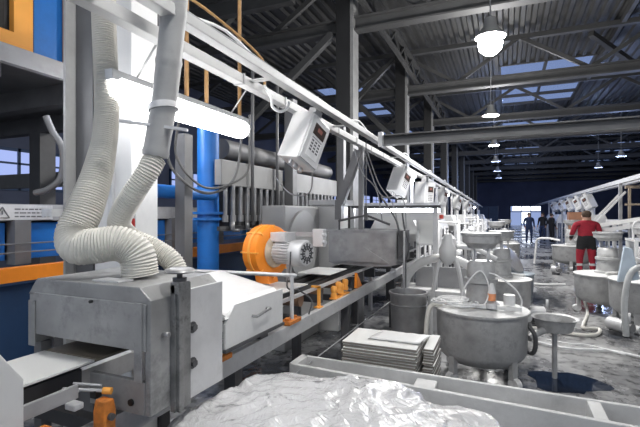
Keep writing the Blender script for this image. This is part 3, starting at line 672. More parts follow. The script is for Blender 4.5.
# ------------------------------------------------------------------ pile of tiles
t = thing('pallet', (-.85, 3.4, 0), 'low wooden pallet under the tile pile', 'pallet')
MB().box(-1.22, -.42, 3.15, 3.2, 0, .1).box(-1.22, -.42, 3.6, 3.65, 0, .1).box(-1.22, -.42, 3.37, 3.42, 0, .1).build('runner', BROWN, t)
MB().box(-1.22, -.42, 3.15, 3.65, .1, .12).build('deck', BROWN, t)
TS = mat('shaded_biscuit', (.22, .2, .18), .55, 0, .08, 8)  # biscuit colour darkened to carry the shading on the pile's edges
me0 = None; random.seed(5); z = .121; nl = 26
for i in range(nl):
    sx, sy, th = .58, .42, .017
    if me0 is None:
        mb = MB().m(TS).box(-sx / 2, sx / 2, -sy / 2, sy / 2, 0, th - .004).m(TILEW).box(-sx / 2 + .002, sx / 2 - .002, -sy / 2 + .002, sy / 2 - .002, th - .004, th)
        o = mb.build('stacked_tile', loc=(0, 0, 0)); me0 = o
    else: o = me0.copy(); COL.objects.link(o)
    j = .006 if i % 9 else .02
    gap = .0225
    o.location = (-.885 + random.uniform(-j, j), 3.38 + random.uniform(-j, j), z); o.rotation_euler = (0, 0, random.uniform(-.012, .012)); z += gap
    top = i == nl - 1
    tag(o, 'topmost white tile of the large pile behind the trough' if top else 'large white tile pressed in the front pile below its top tile', 'tile', 'tiles of the large front pile')
ztop = z
z = .121; nl = 26
for i in range(nl):
    o = me0.copy(); COL.objects.link(o); o.scale = (.13, 1, 1)
    o.location = (-.54 + random.uniform(-.006, .006), 3.55 + random.uniform(-.008, .008), z); o.rotation_euler = (0, 0, random.uniform(-.03, .03)); z += .021
    tag(o, 'topmost narrow tile of the side pile' if i == nl - 1 else 'narrow tile in the side pile right of the large pile, below its top tile', 'tile', 'narrow tiles of the side pile')
o = MB().tube([(-1.0, 3.25, ztop + .002), (-.8, 3.3, ztop + .02), (-.65, 3.22, ztop + .004)], .004, 5).build('x', WHITE) ; bpy.data.objects.remove(o)
mb = MB()
for (x, y, a) in [(-.8, 3.42, .2)]:
    g = [[mb.bm.verts.new((x + (i - 4) * .05 + .01 * j, y + (j - 2.5) * .055, ztop + .003 + .006 * abs(math.sin(i * 1.3 + j * .9)))) for j in range(6)] for i in range(9)]
    for i in range(8):
        for j in range(5): mb._f([g[i][j], g[i + 1][j], g[i + 1][j + 1], g[i][j + 1]], True)
o = mb.build('paper_sheet', WHITE); o.modifiers.new('thick', 'SOLIDIFY').thickness = .002
tag(o, 'crumpled white sheet lying on top of the tile pile', 'sheet')

# ------------------------------------------------------------------ trough and foreground film
t = thing('long_trough', (-.3, 2.93, .0), 'long grey open trough frame crossing the foreground', 'trough')
def rbar(mb, x0, y0, x1, y1, w, za, zb):
    mb.bar((x0, y0, (za + zb) / 2), (x1, y1, (za + zb) / 2), w, zb - za)
rbar_ = MB(); rbar(rbar_, -1.46, 2.86, .95, 2.70, .035, .42, .585); rbar_.build('front_board', TROUGH, t, bevel=.004)
rbar_ = MB(); rbar(rbar_, -1.45, 3.06, 1.0, 3.0, .03, .46, .585); rbar_.build('rear_board', TROUGH, t, bevel=.004)
MB().box(-1.48, -1.42, 2.86, 3.08, .42, .585).build('end_board', TROUGH, t, bevel=.004)
MB().box(-.56, -.42, 2.83, 3.0, .46, .565).build('cross_block', TROUGH, t, bevel=.01)
MB().box(.45, .52, 2.76, 3.0, .46, .58).build('end_board', TROUGH, t, bevel=.004)
MB().prism([(-1.43, 2.86), (.95, 2.70), (1.0, 3.0), (-1.41, 3.06)], 'z', .41, .43).build('bottom', MGREY, t)
for x in (-1.35, -.2, .85): MB().box(x - .04, x + .04, 2.85, 2.93, 0, .4).build('leg', MGREY, t)

# crumpled film covered heap on a pallet
def heap():
    mb = MB(); nx, ny = 90, 70; random.seed(11)
    from mathutils import noise
    cx, cy = -.65, 1.78; hx, hy = .88, .8; G = []
    for i in range(nx + 1):
        row = []
        for j in range(ny + 1):
            u = -1 + 2 * i / nx; v = -1 + 2 * j / ny
            x = cx + hx * u; y = cy + hy * v
            # rounded box falloff
            r = (abs(u) ** 4 + abs(v) ** 4) ** .25
            h = .775 - .07 * u * u - .07 * max(0, v) ** 2 - .055 * u
            drop = 0 if r < .78 else ((r - .78) / .22) ** 2.4 * .5
            p = Vector((x * 3.2, y * 3.2, 0))
            q = p + Vector((noise.noise(p * .9), noise.noise(p * .9 + Vector((7, 2, 1))), 0)) * .6
            nz = noise.noise(p * .7) * .05 + abs(noise.noise(q * 1.5 + Vector((3, 1, 0)))) * -.06 + abs(noise.noise(q * 3.3)) * -.025 + noise.noise(q * 8) * .006 + .02
            z = max(.14, h - drop + nz)
            k = 1 - .12 * max(0, r - .72) / .28
            w = noise.noise(Vector((u * 4, v * 4, 5))) * .04
            row.append(mb.bm.verts.new((cx + hx * u * k + w, cy + hy * v * k + w, z)))
        G.append(row)
    for i in range(nx):
        for j in range(ny): mb._f([G[i][j], G[i + 1][j], G[i + 1][j + 1], G[i][j + 1]], True)
    loop = [G[i][0] for i in range(nx + 1)] + [G[nx][j] for j in range(1, ny + 1)] + [G[i][ny] for i in range(nx - 1, -1, -1)] + [G[0][j] for j in range(ny - 1, 0, -1)]
    low = [mb.bm.verts.new((v.co.x, v.co.y, .13)) for v in loop]
    for i in range(len(loop)):
        k = (i + 1) % len(loop); mb._f([loop[i], loop[k], low[k], low[i]], True)
    return mb.build('film_wrapped_load', FILM, sharp=False)
tag(heap(), 'big heap wrapped in crumpled glossy white plastic film in the foreground', 'wrapped load')
t = thing('pallet', (-.62, 1.78, 0), 'wooden pallet under the plastic wrapped heap', 'pallet')
MB().box(-1.3, .1, 1.15, 1.25, 0, .1).box(-1.3, .1, 2.3, 2.4, 0, .1).build('runner', BROWN, t); MB().box(-1.3, .1, 1.1, 2.45, .1, .13).build('deck', BROWN, t)

# ------------------------------------------------------------------ mixing tubs
def caster(mb, x, y):
    mb.cyl((x - .02, y, .055), (x + .02, y, .055), .055, 14)
def mixer(lb):
    t = thing('mixing_tub', (0, 0, 0), lb, 'mixer', 'wheeled glaze mixing tubs')
    MB().lathe([(.0, .13), (.12, .135), (.16, .145), (.34, .2), (.41, .26), (.438, .31), (.447, .7), (.465, .7), (.465, .72), (.43, .72), (.42, .68), (.0, .68)], n=44).build('tub', TUBM, t)
    MB().lathe([(.0, .745), (.2, .742), (.44, .726), (.455, .72), (.0, .715)], n=44).build('lid', CRUST, t)
    for a in (-129, -40, 50, 140):
        r = math.radians(a); x, y = .385 * math.cos(r), .385 * math.sin(r)
        M = Matrix.Translation((x, y, 0)) @ RZ(r)
        l = MB().box(-.02, .035, -.035, .035, .1, .34, M).build('leg', TUBM, t, bevel=.004)
        MB().cyl(M @ Vector((.03, -.03, .06)), M @ Vector((.03, .03, .06)), .06, 16).build('caster', mat('caster_grey', (.62, .62, .62), .5, 0, .2, 14), l)
    MB().lathe([(0, .74), (.18, .74), (.18, .77), (.15, .79), (.14, .98), (.165, .99), (.165, 1.03), (.14, 1.04), (.135, 1.18), (.11, 1.21), (0, 1.21)], n=28).build('gearbox', TUBM, t)
    for i in range(4):
        a = PI / 4 + i * PI / 2; MB().cyl((.1 * math.cos(a), .1 * math.sin(a), 1.15), (.1 * math.cos(a), .1 * math.sin(a), 1.36), .012, 8).build('pillar', LSTEEL, t)
    MB().lathe([(.0, 1.34), (.13, 1.34), (.15, 1.38), (.185, 1.4), (.19, 1.47), (.2, 1.475), (.2, 1.5), (.0, 1.5)], n=32).build('motor_cap', TUBM, t)
    MB().box(-.3, .38, -.2, -.16, .75, .79).build('cross_bar', CRUST, t, bevel=.005)
    return t
m1 = mixer('grey mixing tub nearest the camera with looped white cables on its lid'); m1.location = (-.23, 4.78, 0)
rz = math.radians(23)
dup(m1, (1.62, 8.75, 0), .8, 'mixing tub at right standing just left of the one with the blue grey hose', scale=(1.12, 1.12, .92))
m3 = dup(m1, (1.98, 7.75, 0), 1.7, 'mixing tub cut by the right edge of the frame', scale=(1.18, 1.18, 1))
dup(m1, (1.9, 15.2, 0), .5, 'mixing tub left of the worker in red', scale=(1.25, 1.25, 1.0))
dup(m1, (-.05, 7.4, 0), 2.5, 'mixing tub standing directly behind the nearest one', scale=.95)
dup(m1, (-.2, 11.5, 0), .5, 'third mixing tub down the left side of the aisle')
dup(m1, (.0, 15.5, 0), .9, 'fourth mixing tub far down the left side of the aisle')
# small things on mixer 1
MX = Vector((-.23, 4.78, 0))
def V(x, y, z): return (MX.x + x, MX.y + y, z)
pts = []
random.seed(4)
for k in range(46):
    a = k * .62; rr = .14 + .05 * math.sin(k * .9)
    pts.append(V(-.24 + rr * 1.25 * math.cos(a), -.18 + rr * math.sin(a), .77 + .001 * k + .012 * random.random()))
tag(MB().tube(pts, .008, 7, 4).build('coiled_cable', CABLEW), 'coiled white cable lying on the nearest tub lid', 'cable', 'white cables on the nearest tub')
tag(MB().tube([V(-.2, -.2, .8), V(-.12, -.22, 1.0), V(.0, -.16, 1.12), V(.08, -.16, .98), V(.05, -.28, .82), V(-.08, -.3, .8)], .007, 7, 10).build('looped_cable', CABLEW), 'white cable looping up in front of the tub gearbox', 'cable', 'white cables on the nearest tub')
tag(MB().tube([V(.06, -.1, 1.1), V(.15, -.12, 1.08), V(.3, -.14, .98), V(.38, -.1, .85), V(.37, -.1, .76)], .008, 7, 10).build('looped_cable', CABLEW), 'white cable arching right over the nearest tub lid', 'cable', 'white cables on the nearest tub')
t = thing('sensor_cup', V(.11, -.2, .76), 'small orange and white cup on the nearest tub lid', 'cup')
MB().lathe([(0, 0), (.035, 0), (.04, .07), (0, .07)], c=V(.11, -.2, .84), n=16).build('orange_band', mat('dull_orange', (.75, .3, .14), .5), t)
MB().lathe([(0, 0), (.05, 0), (.05, .05), (.0, .08)], c=V(.11, -.2, .762), n=16).build('base', LSTEEL, t); MB().lathe([(.04, 0), (.015, .1), (0, .1)], c=V(.11, -.2, .91), n=16).build('cone', WHITE, t)
tag(MB().lathe([(0, 0), (.055, 0), (.055, .1), (.05, .1), (0, .1)], c=V(.27, -.1, .79), n=20).build('white_jar', WHITE), 'squat white jar on the right of the nearest tub lid', 'jar')
t = thing('drain_pan', V(.6, .1, 0), 'shallow grey pan on a spout at the right of the nearest tub', 'pan')
MB().lathe([(0, .5), (.16, .5), (.2, .62), (.22, .63), (.19, .62), (.15, .53), (0, .53)], c=V(.7, .25, 0), n=28).build('pan', TUBM, t)
MB().tube([V(.45, .0, .45), V(.55, .1, .5), V(.66, .2, .52)], .035, 10).cyl(V(.7, .25, .0), V(.7, .25, .5), .025, 10).build('stand', TUBM, t)
tag(MB().tube([V(.35, .1, .35), V(.48, -.05, .32), V(.5, -.1, .5), V(.42, -.05, .62)], .022, 8).build('drain_hose', DGREY), 'dark drain hose curving up the right side of the nearest tub', 'hose')
tag(MB().tube([V(-.38, -.14, .76), V(-.49, -.2, .72), V(-.52, -.25, .5), V(-.52, -.3, .2), V(-.5, -.38, .03)], .025, 8).build('feed_hose', HOSEM), 'pale hose hanging down left of the nearest tub', 'hose')

# grey drum with tilted lid beyond
t = thing('waste_drum', (.2, 9.3, 0), 'grey drum with its lid tipped up behind the nearest mixing tub', 'drum')
MB().lathe([(0, .0), (.3, .0), (.32, .5), (.34, .52), (.33, .54), (.3, .5), (0, .48)], c=(.2, 9.3, 0), n=28).build('drum', mat('blue_grey_drum', (.3, .34, .38), .5, .1, .15, 4), t)
M = Matrix.Translation((.12, 9.4, .8)) @ RY(math.radians(52)) @ RX(.3)
MB().lathe([(0, -.01), (.3, -.01), (.32, -.03), (.32, .01), (0, .02)], n=28, M=M).build('lid', STEEL, t)

# tiled fillers: pump sets between tubs (left of aisle)
def pump(lb, grp='small pumps on the floor'):
    t = thing('floor_pump', (0, 0, 0), lb, 'pump', grp)
    MB().cyl((0, -.12, .14), (0, .12, .14), .09, 16).build('motor', LSTEEL, t); MB().lathe([(0, .0), (.1, 0), (.1, .06), (0, .06)], c=(0, 0, 0), n=14).build('base', DGREY, t)
    MB().cyl((0, -.22, .14), (0, -.12, .14), .06, 14).build('pump_head', MGREY, t)
    MB().cyl((0, -.17, .18), (0, -.17, .34), .02, 8).build('outlet', LSTEEL, t)
    return t
p0 = pump('small pump on the floor in front of the right edge tub'); p0.location = (1.45, 7.2, 0); p0.rotation_euler = (0, 0, .7)
dup(p0, (.45, 7.6, 0), 1.9, 'small pump on the floor by the drum with tipped lid')
dup(p0, (1.3, 13.6, 0), 0.4, 'small pump on the floor left of the worker in red')

# floor hoses
def fh(P, r, lb, m=CABLEW, nm='floor_hose'):
    tag(MB().tube(P, r, 8, 10).build(nm, m), lb, 'hose', 'hoses lying on the wet floor')
fh([(.25, 6.9, .04), (.5, 7.0, .03), (.9, 6.85, .03), (1.15, 6.95, .03), (1.25, 7.3, .03), (1.05, 7.25, .04), (1.1, 7.6, .03), (1.3, 8.6, .03), (1.3, 9.4, .3), (1.35, 9.8, .55)], .024, 'pale hose looping over the wet floor towards the right tubs', HOSEM)
fh([(.3, 6.3, .03), (.7, 6.1, .03), (1.2, 6.2, .03), (1.6, 6.0, .03), (2.3, 5.9, .03)], .016, 'thin white hose crossing the floor in front of the right edge tub')
fh([(.5, 6.35, .045), (.75, 6.25, .05), (.95, 6.3, .045), (1.3, 6.05, .045)], .012, 'thin knotted hose lying over the thin white hose')
fh([(.3, 11.6, .03), (.8, 11.4, .03), (1.3, 11.6, .03)], .025, 'pale hose across the aisle beside the worker in red')
fh([(.9, 16, .03), (.95, 16, .6), (1.0, 15.9, .85), (1.3, 15.6, .9), (1.6, 15.5, .85)], .035, 'white bent pipe left of the farther right tub', CABLEW, 'bent_pipe')
tag(MB().tube([(1.5, 6.95, .05), (1.48, 6.95, .5), (1.55, 6.98, .88), (1.7, 7.0, .98), (1.84, 7.0, .85), (1.88, 7.0, .3), (1.9, 6.95, .05)], .04, 10, 10).build('thick_hose', mat('grey_hose', (.45, .46, .46), .5, 0, .15, 8)), 'thick grey hose standing up in front of the right edge tub', 'hose')
o = MB().prism([(1.42, .75), (1.68, .8), (1.6, 1.22), (1.5, 1.25)], 'y', 7.05, 7.12).build('blue_sack', mat('pale_blue_bag', (.5, .58, .66), .6, 0, .1, 8), bevel=.02)
tag(o, 'pale blue bag hanging on the tub at the right edge', 'bag')

# ------------------------------------------------------------------ people
def skin_body(V_, E_, R_, name, mats, facemat, parent=None, sub=2):
    me = bpy.data.meshes.new('tmp'); me.from_pydata([Vector(v) for v in V_], E_, []); o = bpy.data.objects.new('tmp', me); COL.objects.link(o)
    md = o.modifiers.new('s', 'SKIN'); md.use_smooth_shade = True
    for i, r in enumerate(R_):
        d = me.skin_vertices[0].data[i]; rr = r if hasattr(r, '__len__') else (r, r); d.radius = rr
        d.use_root = (i == 0)
    sb = o.modifiers.new('u', 'SUBSURF'); sb.levels = sub; sb.render_levels = sub
    dg = bpy.context.evaluated_depsgraph_get(); nm = bpy.data.meshes.new_from_object(o.evaluated_get(dg)); nm.name = name
    bpy.data.objects.remove(o)
    nm.materials.clear()
    for m in mats: nm.materials.append(m)
    for p in nm.polygons: p.material_index = facemat(p.center); p.use_smooth = True
    ob = bpy.data.objects.new(name, nm); COL.objects.link(ob)
    if parent: ob.parent = parent
    WLOC[ob.name] = Vector((0, 0, 0))
    return ob
def person(loc, rz, lb, cloth, height=1.76, arms='down', band=True):
    # faces local -Y
    Vv = [(0, 0, .98), (0, .01, 1.15), (0, .01, 1.32), (0, .01, 1.45), (0, 0, 1.53), (0, -.01, 1.64), (0, -.01, 1.72)]
    E = [(0, 1), (1, 2), (2, 3), (3, 4), (4, 5), (5, 6)]
    R = [(.17, .125), (.155, .115), (.19, .13), (.14, .1), (.06, .06), (.078, .095), (.06, .075)]
    def add(p, r, par): Vv.append(p); R.append(r); E.append((par, len(Vv) - 1)); return len(Vv) - 1
    for s in (-1, 1):
        h = add((s * .1, 0, .88), .1, 0); k = add((s * .12, -.02, .5), .068, h); a = add((s * .125, .02, .09), .045, k); add((s * .14, -.13, .04), (.045, .035), a)
        sh = add((s * .2, .01, 1.43), .07, 3)
        if arms == 'down':
            el = add((s * .26, .03, 1.16), .05, sh); wr = add((s * .24, -.1, .95), .034, el)
        elif arms == 'fwd':
            el = add((s * .27, .0, 1.17), .052, sh); wr = add((s * .22, -.2, 1.06), .036, el)
        d = (Vector(Vv[wr]) - Vector(Vv[el])).normalized()
        pm = add(tuple(Vector(Vv[wr]) + d * .07), (.036, .02), wr)
        for f in range(4):
            o1 = Vector(Vv[pm]) + Vector((0, (f - 1.5) * .018, 0)) + d * .04
            q = add(tuple(o1), .009, pm); add(tuple(o1 + d * (.032 + .006 * (f in (1, 2))) + Vector((-s * .01, -.004, -.008))), .007, q)
        add(tuple(Vector(Vv[wr]) + d * .05 + Vector((-s * .03, -.03, 0))), .01, wr)
    def fm(c):
        z = c.z
        if z > 1.525: return 2
        if abs(c.x) > .19 and z < (.97 if arms == 'down' else 1.03) and z > .7 and (arms == 'down' or c.y < -.17): return 2
        if z < .1: return 3
        if band and (1.115 < z < 1.14 or .36 < z < .42): return 4
        if z > (.78 if band else .96): return 1 if (z < 1.13 and band) else 0
        return 5
    root = bpy.data.objects.new('person', None)
    ob = skin_body(Vv, E, R, 'person', [cloth[0], cloth[1], SKIN, BLKC, SILV, cloth[2]], fm)
    bpy.data.objects.remove(root)
    # hair, ears, face
    MB().lathe([(.0, .105), (.05, .1), (.085, .06), (.092, .01), (.085, -.04), (.07, -.06)], n=18, M=Matrix.Translation((0, .012, 1.67)) @ RX(math.radians(-18))).build('hair', HAIR, ob)
    for s in (-1, 1): MB().cbox((s * .082, .0, 1.63), (.018, .035, .06)).build('ear', SKIN, ob, bevel=.006)
    MB().prism([(-.015, 1.61), (.015, 1.61), (0, 1.66)], 'y', -.13, -.1).build('nose', SKIN, ob)
    for s in (-1, 1): MB().cbox((s * .03, -.103, 1.655), (.025, .01, .012)).build('eye', BLKC, ob)
    MB().cbox((0, -.1, 1.585), (.05, .01, .01)).build('mouth', mat('lip', (.35, .12, .1), .6), ob)
    ob.location = loc; ob.rotation_euler = (0, 0, rz); s = height / 1.78; ob.scale = (s * (1.25 if band else 1.05), s * 1.15, s)
    return tag(ob, lb, 'person', 'workers in the hall')
person((1.93, 12.95, 0), PI + .25, 'person in red work suit with black band, seen from behind at the right tubs', (REDC, BLKC, REDC), 1.78, 'fwd')
person((1.25, 27.1, 0), .2, 'person in dark clothes, leftmost of the distant group by the bright doorway', (NAVYC, NAVYC, NAVYC), 1.75, 'down', False)
person((2.15, 30.0, 0), -.5, 'person in dark clothes, middle one of the distant group', (BLKC, BLKC, NAVYC), 1.76, 'down', False)
person((2.5, 28.4, 0), 2.0, 'person in dark clothes, rightmost of the distant group', (BLKC, BLKC, BLKC), 1.72, 'down', False)

# ------------------------------------------------------------------ left background: kiln dryer, deck, press
t = thing('dryer', (-4.4, 4, 0), 'long blue panelled dryer with orange beam in the left background', 'dryer')
MB().box(-4.08, -3.98, .6, 10, 1.09, 1.22).build('orange_beam', ORANGE, t, bevel=.005)['label'] = 'bright orange beam'
MB().box(-4.6, -4.1, .6, 10, .05, 1.05).build('lower_casing', DBLUE, t)
for i in range(9):
    y = .7 + i * 1.03
    MB().box(-4.34, -4.3, y, y + .8, 1.26, 1.61).build('blue_panel', BLUE, t)
    MB().box(-4.33, -4.2, y + .83, y + .98, 1.22, 1.64).build('upright', MGREY, t)
MB().box(-4.4, -4.25, .6, 10, 1.63, 1.79).build('top_beam', GREY, t)
MB().box(-4.7, -4.4, .6, 10, 1.25, 1.63).build('inner_wall', DGREY, t)
MB().cyl((-4.12, .6, 1.42), (-4.12, 10, 1.42), .007, 6).build('wire_rail', MGREY, t); MB().cyl((-4.12, .6, 1.34), (-4.12, 10, 1.34), .007, 6).build('wire_rail', MGREY, t)
for i in range(5): MB().box(-4.1, -4.0, .9 + i * 1.9, 1.0 + i * 1.9, 0, 1.09).build('leg', DGREY, t)
t = thing('warning_sign', (-4.23, 2.6, 1.64), 'grey plate with warning triangle and lines of print on the dryer beam', 'sign')
MB().box(-4.25, -4.235, 2.36, 2.95, 1.64, 1.78).build('plate', LSTEEL, t)
mb = MB(); tr = [(2.41, 1.66), (2.53, 1.66), (2.47, 1.76)]
for i in range(3):
    a, c = tr[i], tr[(i + 1) % 3]; mb.bar((-4.233, a[0], a[1]), (-4.233, c[0], c[1]), .008, .01, (1, 0, 0))
mb.box(-4.235, -4.231, 2.465, 2.475, 1.69, 1.725).build('triangle', MARK, t)
mb = MB()
for j in range(3):
    y = 2.58
    while y < 2.9: w = random.uniform(.02, .06); mb.box(-4.235, -4.232, y, y + w, 1.735 - j * .035, 1.747 - j * .035); y += w + .012
mb.build('print', MARK, t)
# upright at the left frame edge
tag(MB().box(-3.05, -2.98, 1.62, 1.72, 0, 1.96).build('edge_post', LSTEEL), 'pale steel post cut by the left edge of the frame', 'post')
# mezzanine deck
t = thing('mezzanine_deck', (-6.5, 2.5, 2.9), 'raised platform at the upper left carrying the orange framed machine', 'platform')
MB().box(-4.05, -3.98, -1, 4.6, 3.02, 3.18).build('edge_beam', GREY, t)
MB().box(-10, -4.05, -1, 4.6, 3.12, 3.18).build('floor_plate', DGREY, t)
for i in range(6): MB().box(-10, -4.05, -.8 + i * 1.0, -.65 + i * 1.0, 2.9, 3.12).build('joist', DGREY, t)
for (x, y) in [(-8.2, 4.3), (-6.4, 4.3), (-9.6, 4.3)]: MB().box(x - .12, x + .12, y - .12, y + .12, 0, 2.9).build('pillar', DGREY, t)
tag(MB().box(-9.5, -5.2, 4.55, 4.65, 2.12, 2.35).build('low_beam', MGREY), 'grey horizontal beam below the raised platform windows', 'beam')
t = thing('louvred_cabinet', (-4.4, 2.0, 3.2), 'orange framed cabinet with dark louvres on the raised platform', 'cabinet')
MB().box(-4.35, -4.28, 1.2, 2.78, 3.2, 3.42).box(-4.35, -4.28, 2.6, 2.78, 3.42, 4.6).box(-4.35, -4.28, 1.2, 1.4, 3.42, 4.6).build('frame', YELLOWO, t)
MB().box(-4.6, -4.4, 1.25, 2.75, 3.2, 4.6).build('body', DGREY, t)
mb = MB()
for i in range(10): mb.box(-4.4, -4.33, 1.42 + i * .12, 1.46 + i * .12, 3.42, 4.55)
mb.build('louvres', BLACK, t)
t = thing('blue_cabinet', (-4.5, 3.2, 3.18), 'tall blue cabinet right of the orange framed cabinet', 'cabinet')
MB().box(-4.7, -4.45, 2.9, 3.9, 3.2, 4.8).build('body', BLUE, t); MB().box(-4.44, -4.4, 3.2, 3.28, 3.2, 4.8).build('pipe', BROWN, t)
t = tag(MB().tube([(-3.9, 2.65, 2.6), (-3.86, 2.69, 2.46), (-3.785, 2.73, 2.3), (-3.8, 2.73, 2.05), (-3.9, 2.68, 1.93), (-4.02, 2.63, 1.89)], .03, 12, 10).build('curved_conduit', MGREY), 'grey curved conduit left of the tall post', 'conduit')

# blue column, loops of cable
t = thing('blue_duct', (-3.28, 4.22, 0), 'thick blue round duct rising behind the conveyor', 'duct')
MB().cyl((-3.28, 4.22, 0), (-3.28, 4.22, 2.78), .128, 28).build('pipe', BLUE, t)
MB().cyl((-3.28, 4.22, 1.62), (-3.28, 4.22, 1.65), .18, 28).cyl((-3.28, 4.22, 1.69), (-3.28, 4.22, 1.72), .18, 28).build('flange', BLUE, t)
tag(MB().tube([(-2.8, 3.1, 2.6), (-2.95, 3.2, 2.2), (-2.9, 3.5, 1.95), (-2.85, 3.8, 1.93), (-2.75, 4.0, 2.1), (-2.7, 4.05, 2.5), (-2.7, 4.0, 2.8)], .014, 8, 12).build('cable_loop', mat('dark_cable', (.16, .16, .16), .5)), 'grey cable loop hanging in front of the blue duct', 'cable', 'cable loops by the blue duct')
tag(MB().tube([(-2.78, 3.15, 2.6), (-2.9, 3.25, 2.25), (-2.85, 3.5, 2.0), (-2.8, 3.8, 1.98), (-2.66, 4.1, 2.15), (-2.62, 4.1, 2.5), (-2.62, 4.1, 2.8)], .012, 8, 12).build('cable_loop', mat('dark_cable', (.16, .16, .16), .5)), 'second grey cable loop just right of its twin before the blue duct', 'cable', 'cable loops by the blue duct')
tag(MB().cyl((-3.13, 2.6, 1.92), (-3.13, 4.1, 1.92), .07, 14).build('blue_pipe', BLUE), 'thin blue pipe running behind the blue duct', 'pipe')
tag(MB().box(-3.05, -2.93, 3.4, 3.52, 0, 2.5).build('frame_post', MGREY), 'grey square post left of the blue duct', 'post', 'grey square posts of the press')
# press with rows of rams
t = thing('press_frame', (-3.1, 6, 0), 'grey press frame with a row of vertical rams behind the conveyor', 'press')
MB().box(-3.1, -3.0, 4.1, 5.6, 2.03, 2.33).box(-3.1, -3.0, 5.9, 7.8, 2.03, 2.33).build('side_panel', mat('panel_grey', (.25, .25, .25), .55, .1, .1, 3), t, bevel=.01)
MB().box(-3.06, -3.02, 4.1, 7.8, 1.5, 1.55).box(-3.3, -3.12, 4.45, 7.8, 1.5, 2.2).build('back_plate', DGREY, t)
for i in range(22):
    y = 4.2 + i * .16
    r = MB().cyl((-3.02, y, 1.66), (-3.02, y, 2.04), .024, 10).cyl((-3.02, y, 1.6), (-3.02, y, 1.68), .036, 10).build('ram', STEEL, t)
for y in (5.68, 7.85): MB().box(-3.02, -2.88, y, y + .14, 0, 3.4).build('column', MGREY, t)
MB().cyl((-3.3, 4.5, 2.52), (-3.3, 8, 2.52), .13, 18).build('ram_pipe', MGREY, t)
for y in (4.7, 5.35): MB().cyl((-2.96, y, 1.6), (-2.96, y, 3.6), .022, 8).build('riser', MGREY, t)
# silo + white cabinet
t = thing('fan_cabinet', (-2.62, 5.2, 0), 'large pale grey cabinet with round fan cover behind the blower motor', 'cabinet')
MB().box(-2.8, -2.47, 4.65, 5.72, 0, 1.8).build('body', mat('tank_grey', (.34, .34, .34), .5, .05, .06, 2), t, bevel=.02)
MB().cyl((-2.47, 5.15, 1.3), (-2.44, 5.15, 1.3), .44, 40).build('round_cover', mat('tank_light_grey', (.42, .42, .42), .5, .05, .06, 2), t)
t = thing('white_cabinet', (-2.4, 6.0, 0), 'tall white cabinet behind the steel hopper', 'cabinet')
MB().box(-2.62, -2.2, 5.78, 6.2, 0, 1.82).build('body', WHITE, t, bevel=.01); MB().box(-2.66, -2.14, 5.75, 6.25, 1.82, 1.9).build('cap', LSTEEL, t, bevel=.006)

# ------------------------------------------------------------------ further down the left line
def far_tube(lb):
    t = thing('tube_light', (0, 0, 0), lb, 'light', 'fluorescent tubes further down the left line')
    MB().box(-.07, .07, -.6, .6, .03, .12).build('housing', WHITE, t); MB().cyl((0, -.6, 0), (0, .6, 0), .03, 10).build('tube', FTUBE, t)
    return t
ft = far_tube('bright fluorescent tube just beyond the second control box'); ft.location = (-1.72, 8.2, rail_z(8.2) - .19)
for (y, z, x, r, lb) in [(10.8, 0, -1.72, 0, 'bright fluorescent tube by the upright control box'), (14, 0, -1.72, 0, 'bright fluorescent tube by the third control box'), (18.5, 0, -1.72, 0, 'fluorescent tube beyond the farther small control box'), (23.5, 0, -1.72, 0, 'small fluorescent tube far down the line'), (28, 0, -1.72, 0, 'farthest fluorescent tube of the left line'), (6.6, 1.745, -1.5, PI / 2, 'fluorescent tube lying on the white shelf tray behind the hopper')]:
    dup(ft, (x, y, z or rail_z(y) - .19), r, lb)
def booth(lb, w=.9, l=1.3, h=1.35, m=WHITE):
    t = thing('glazing_cabin', (0, 0, 0), lb, 'cabin', 'white glazing cabins down the left line')
    MB().box(-w / 2, -w / 2 + .03, -l / 2, l / 2, .93, h).box(-w / 2, w / 2, l / 2 - .03, l / 2, 1.15, h).build('shell', m, t)
    MB().prism([(-w / 2, h), (w / 2, h), (w / 2 - .15, h + .3), (-w / 2 + .15, h + .3)], 'y', -l / 2, l / 2).build('hood', m, t)
    for sx in (-1, 1):
        for sy in (-1, 1): MB().box(sx * (w / 2 - .03) - .03, sx * (w / 2 - .03) + .03, sy * (l / 2 - .03) - .03, sy * (l / 2 - .03) + .03, 0, h).build('post', LSTEEL, t)
    MB().cyl((0, 0, h + .3), (0, 0, h + .6), .09, 14).build('flue', m, t)
    MB().cyl((w / 2 + .02, -.3, 0), (w / 2 + .02, -.3, 1.4), .025, 8).build('pipe', LSTEEL, t); MB().cyl((w / 2 + .02, .2, 0), (w / 2 + .02, .2, 1.3), .025, 8).build('pipe', LSTEEL, t)
    return t
bo = booth('white glazing cabin just beyond the steel hopper'); bo.location = (-1.75, 7.9, 0)
for (y, lb) in [(10.6, 'second white glazing cabin beyond the hopper'), (13.6, 'third white glazing cabin beyond the hopper'), (17.5, 'fourth white glazing cabin beyond the hopper'), (22, 'fifth white glazing cabin far down the line'), (27, 'sixth white glazing cabin far down the line'), (33, 'farthest white glazing cabin of the line')]:
    dup(bo, (-1.75, y, 0), 0, lb)
t = thing('arched_cover', (-.95, 6.5, 0), 'large white arched guard between hopper and nearest tub', 'guard')
mb = MB()
A = [(-1.35 + .55 * (1 - math.cos(a)) , .62 + .45 * math.sin(a)) for a in [i * PI / 16 for i in range(17)]]
mb.tube([(x, 6.3, z) for x, z in A], .06, 12, 1).build('arch', WHITE, t)
MB().box(-1.4, -.2, 6.25, 6.9, .52, .6).build('table', WHITE, t, bevel=.01)
for x in (-1.35, -.25): MB().box(x - .03, x + .03, 6.3, 6.36, 0, .52).build('leg', LSTEEL, t)
MB().box(-1.25, -.4, 6.6, 6.64, .6, .9).build('back_plate', GREY, t)
t = thing('dosing_funnel', (-.72, 6.3, 0), 'white funnel on curved legs left behind the nearest tub', 'funnel')
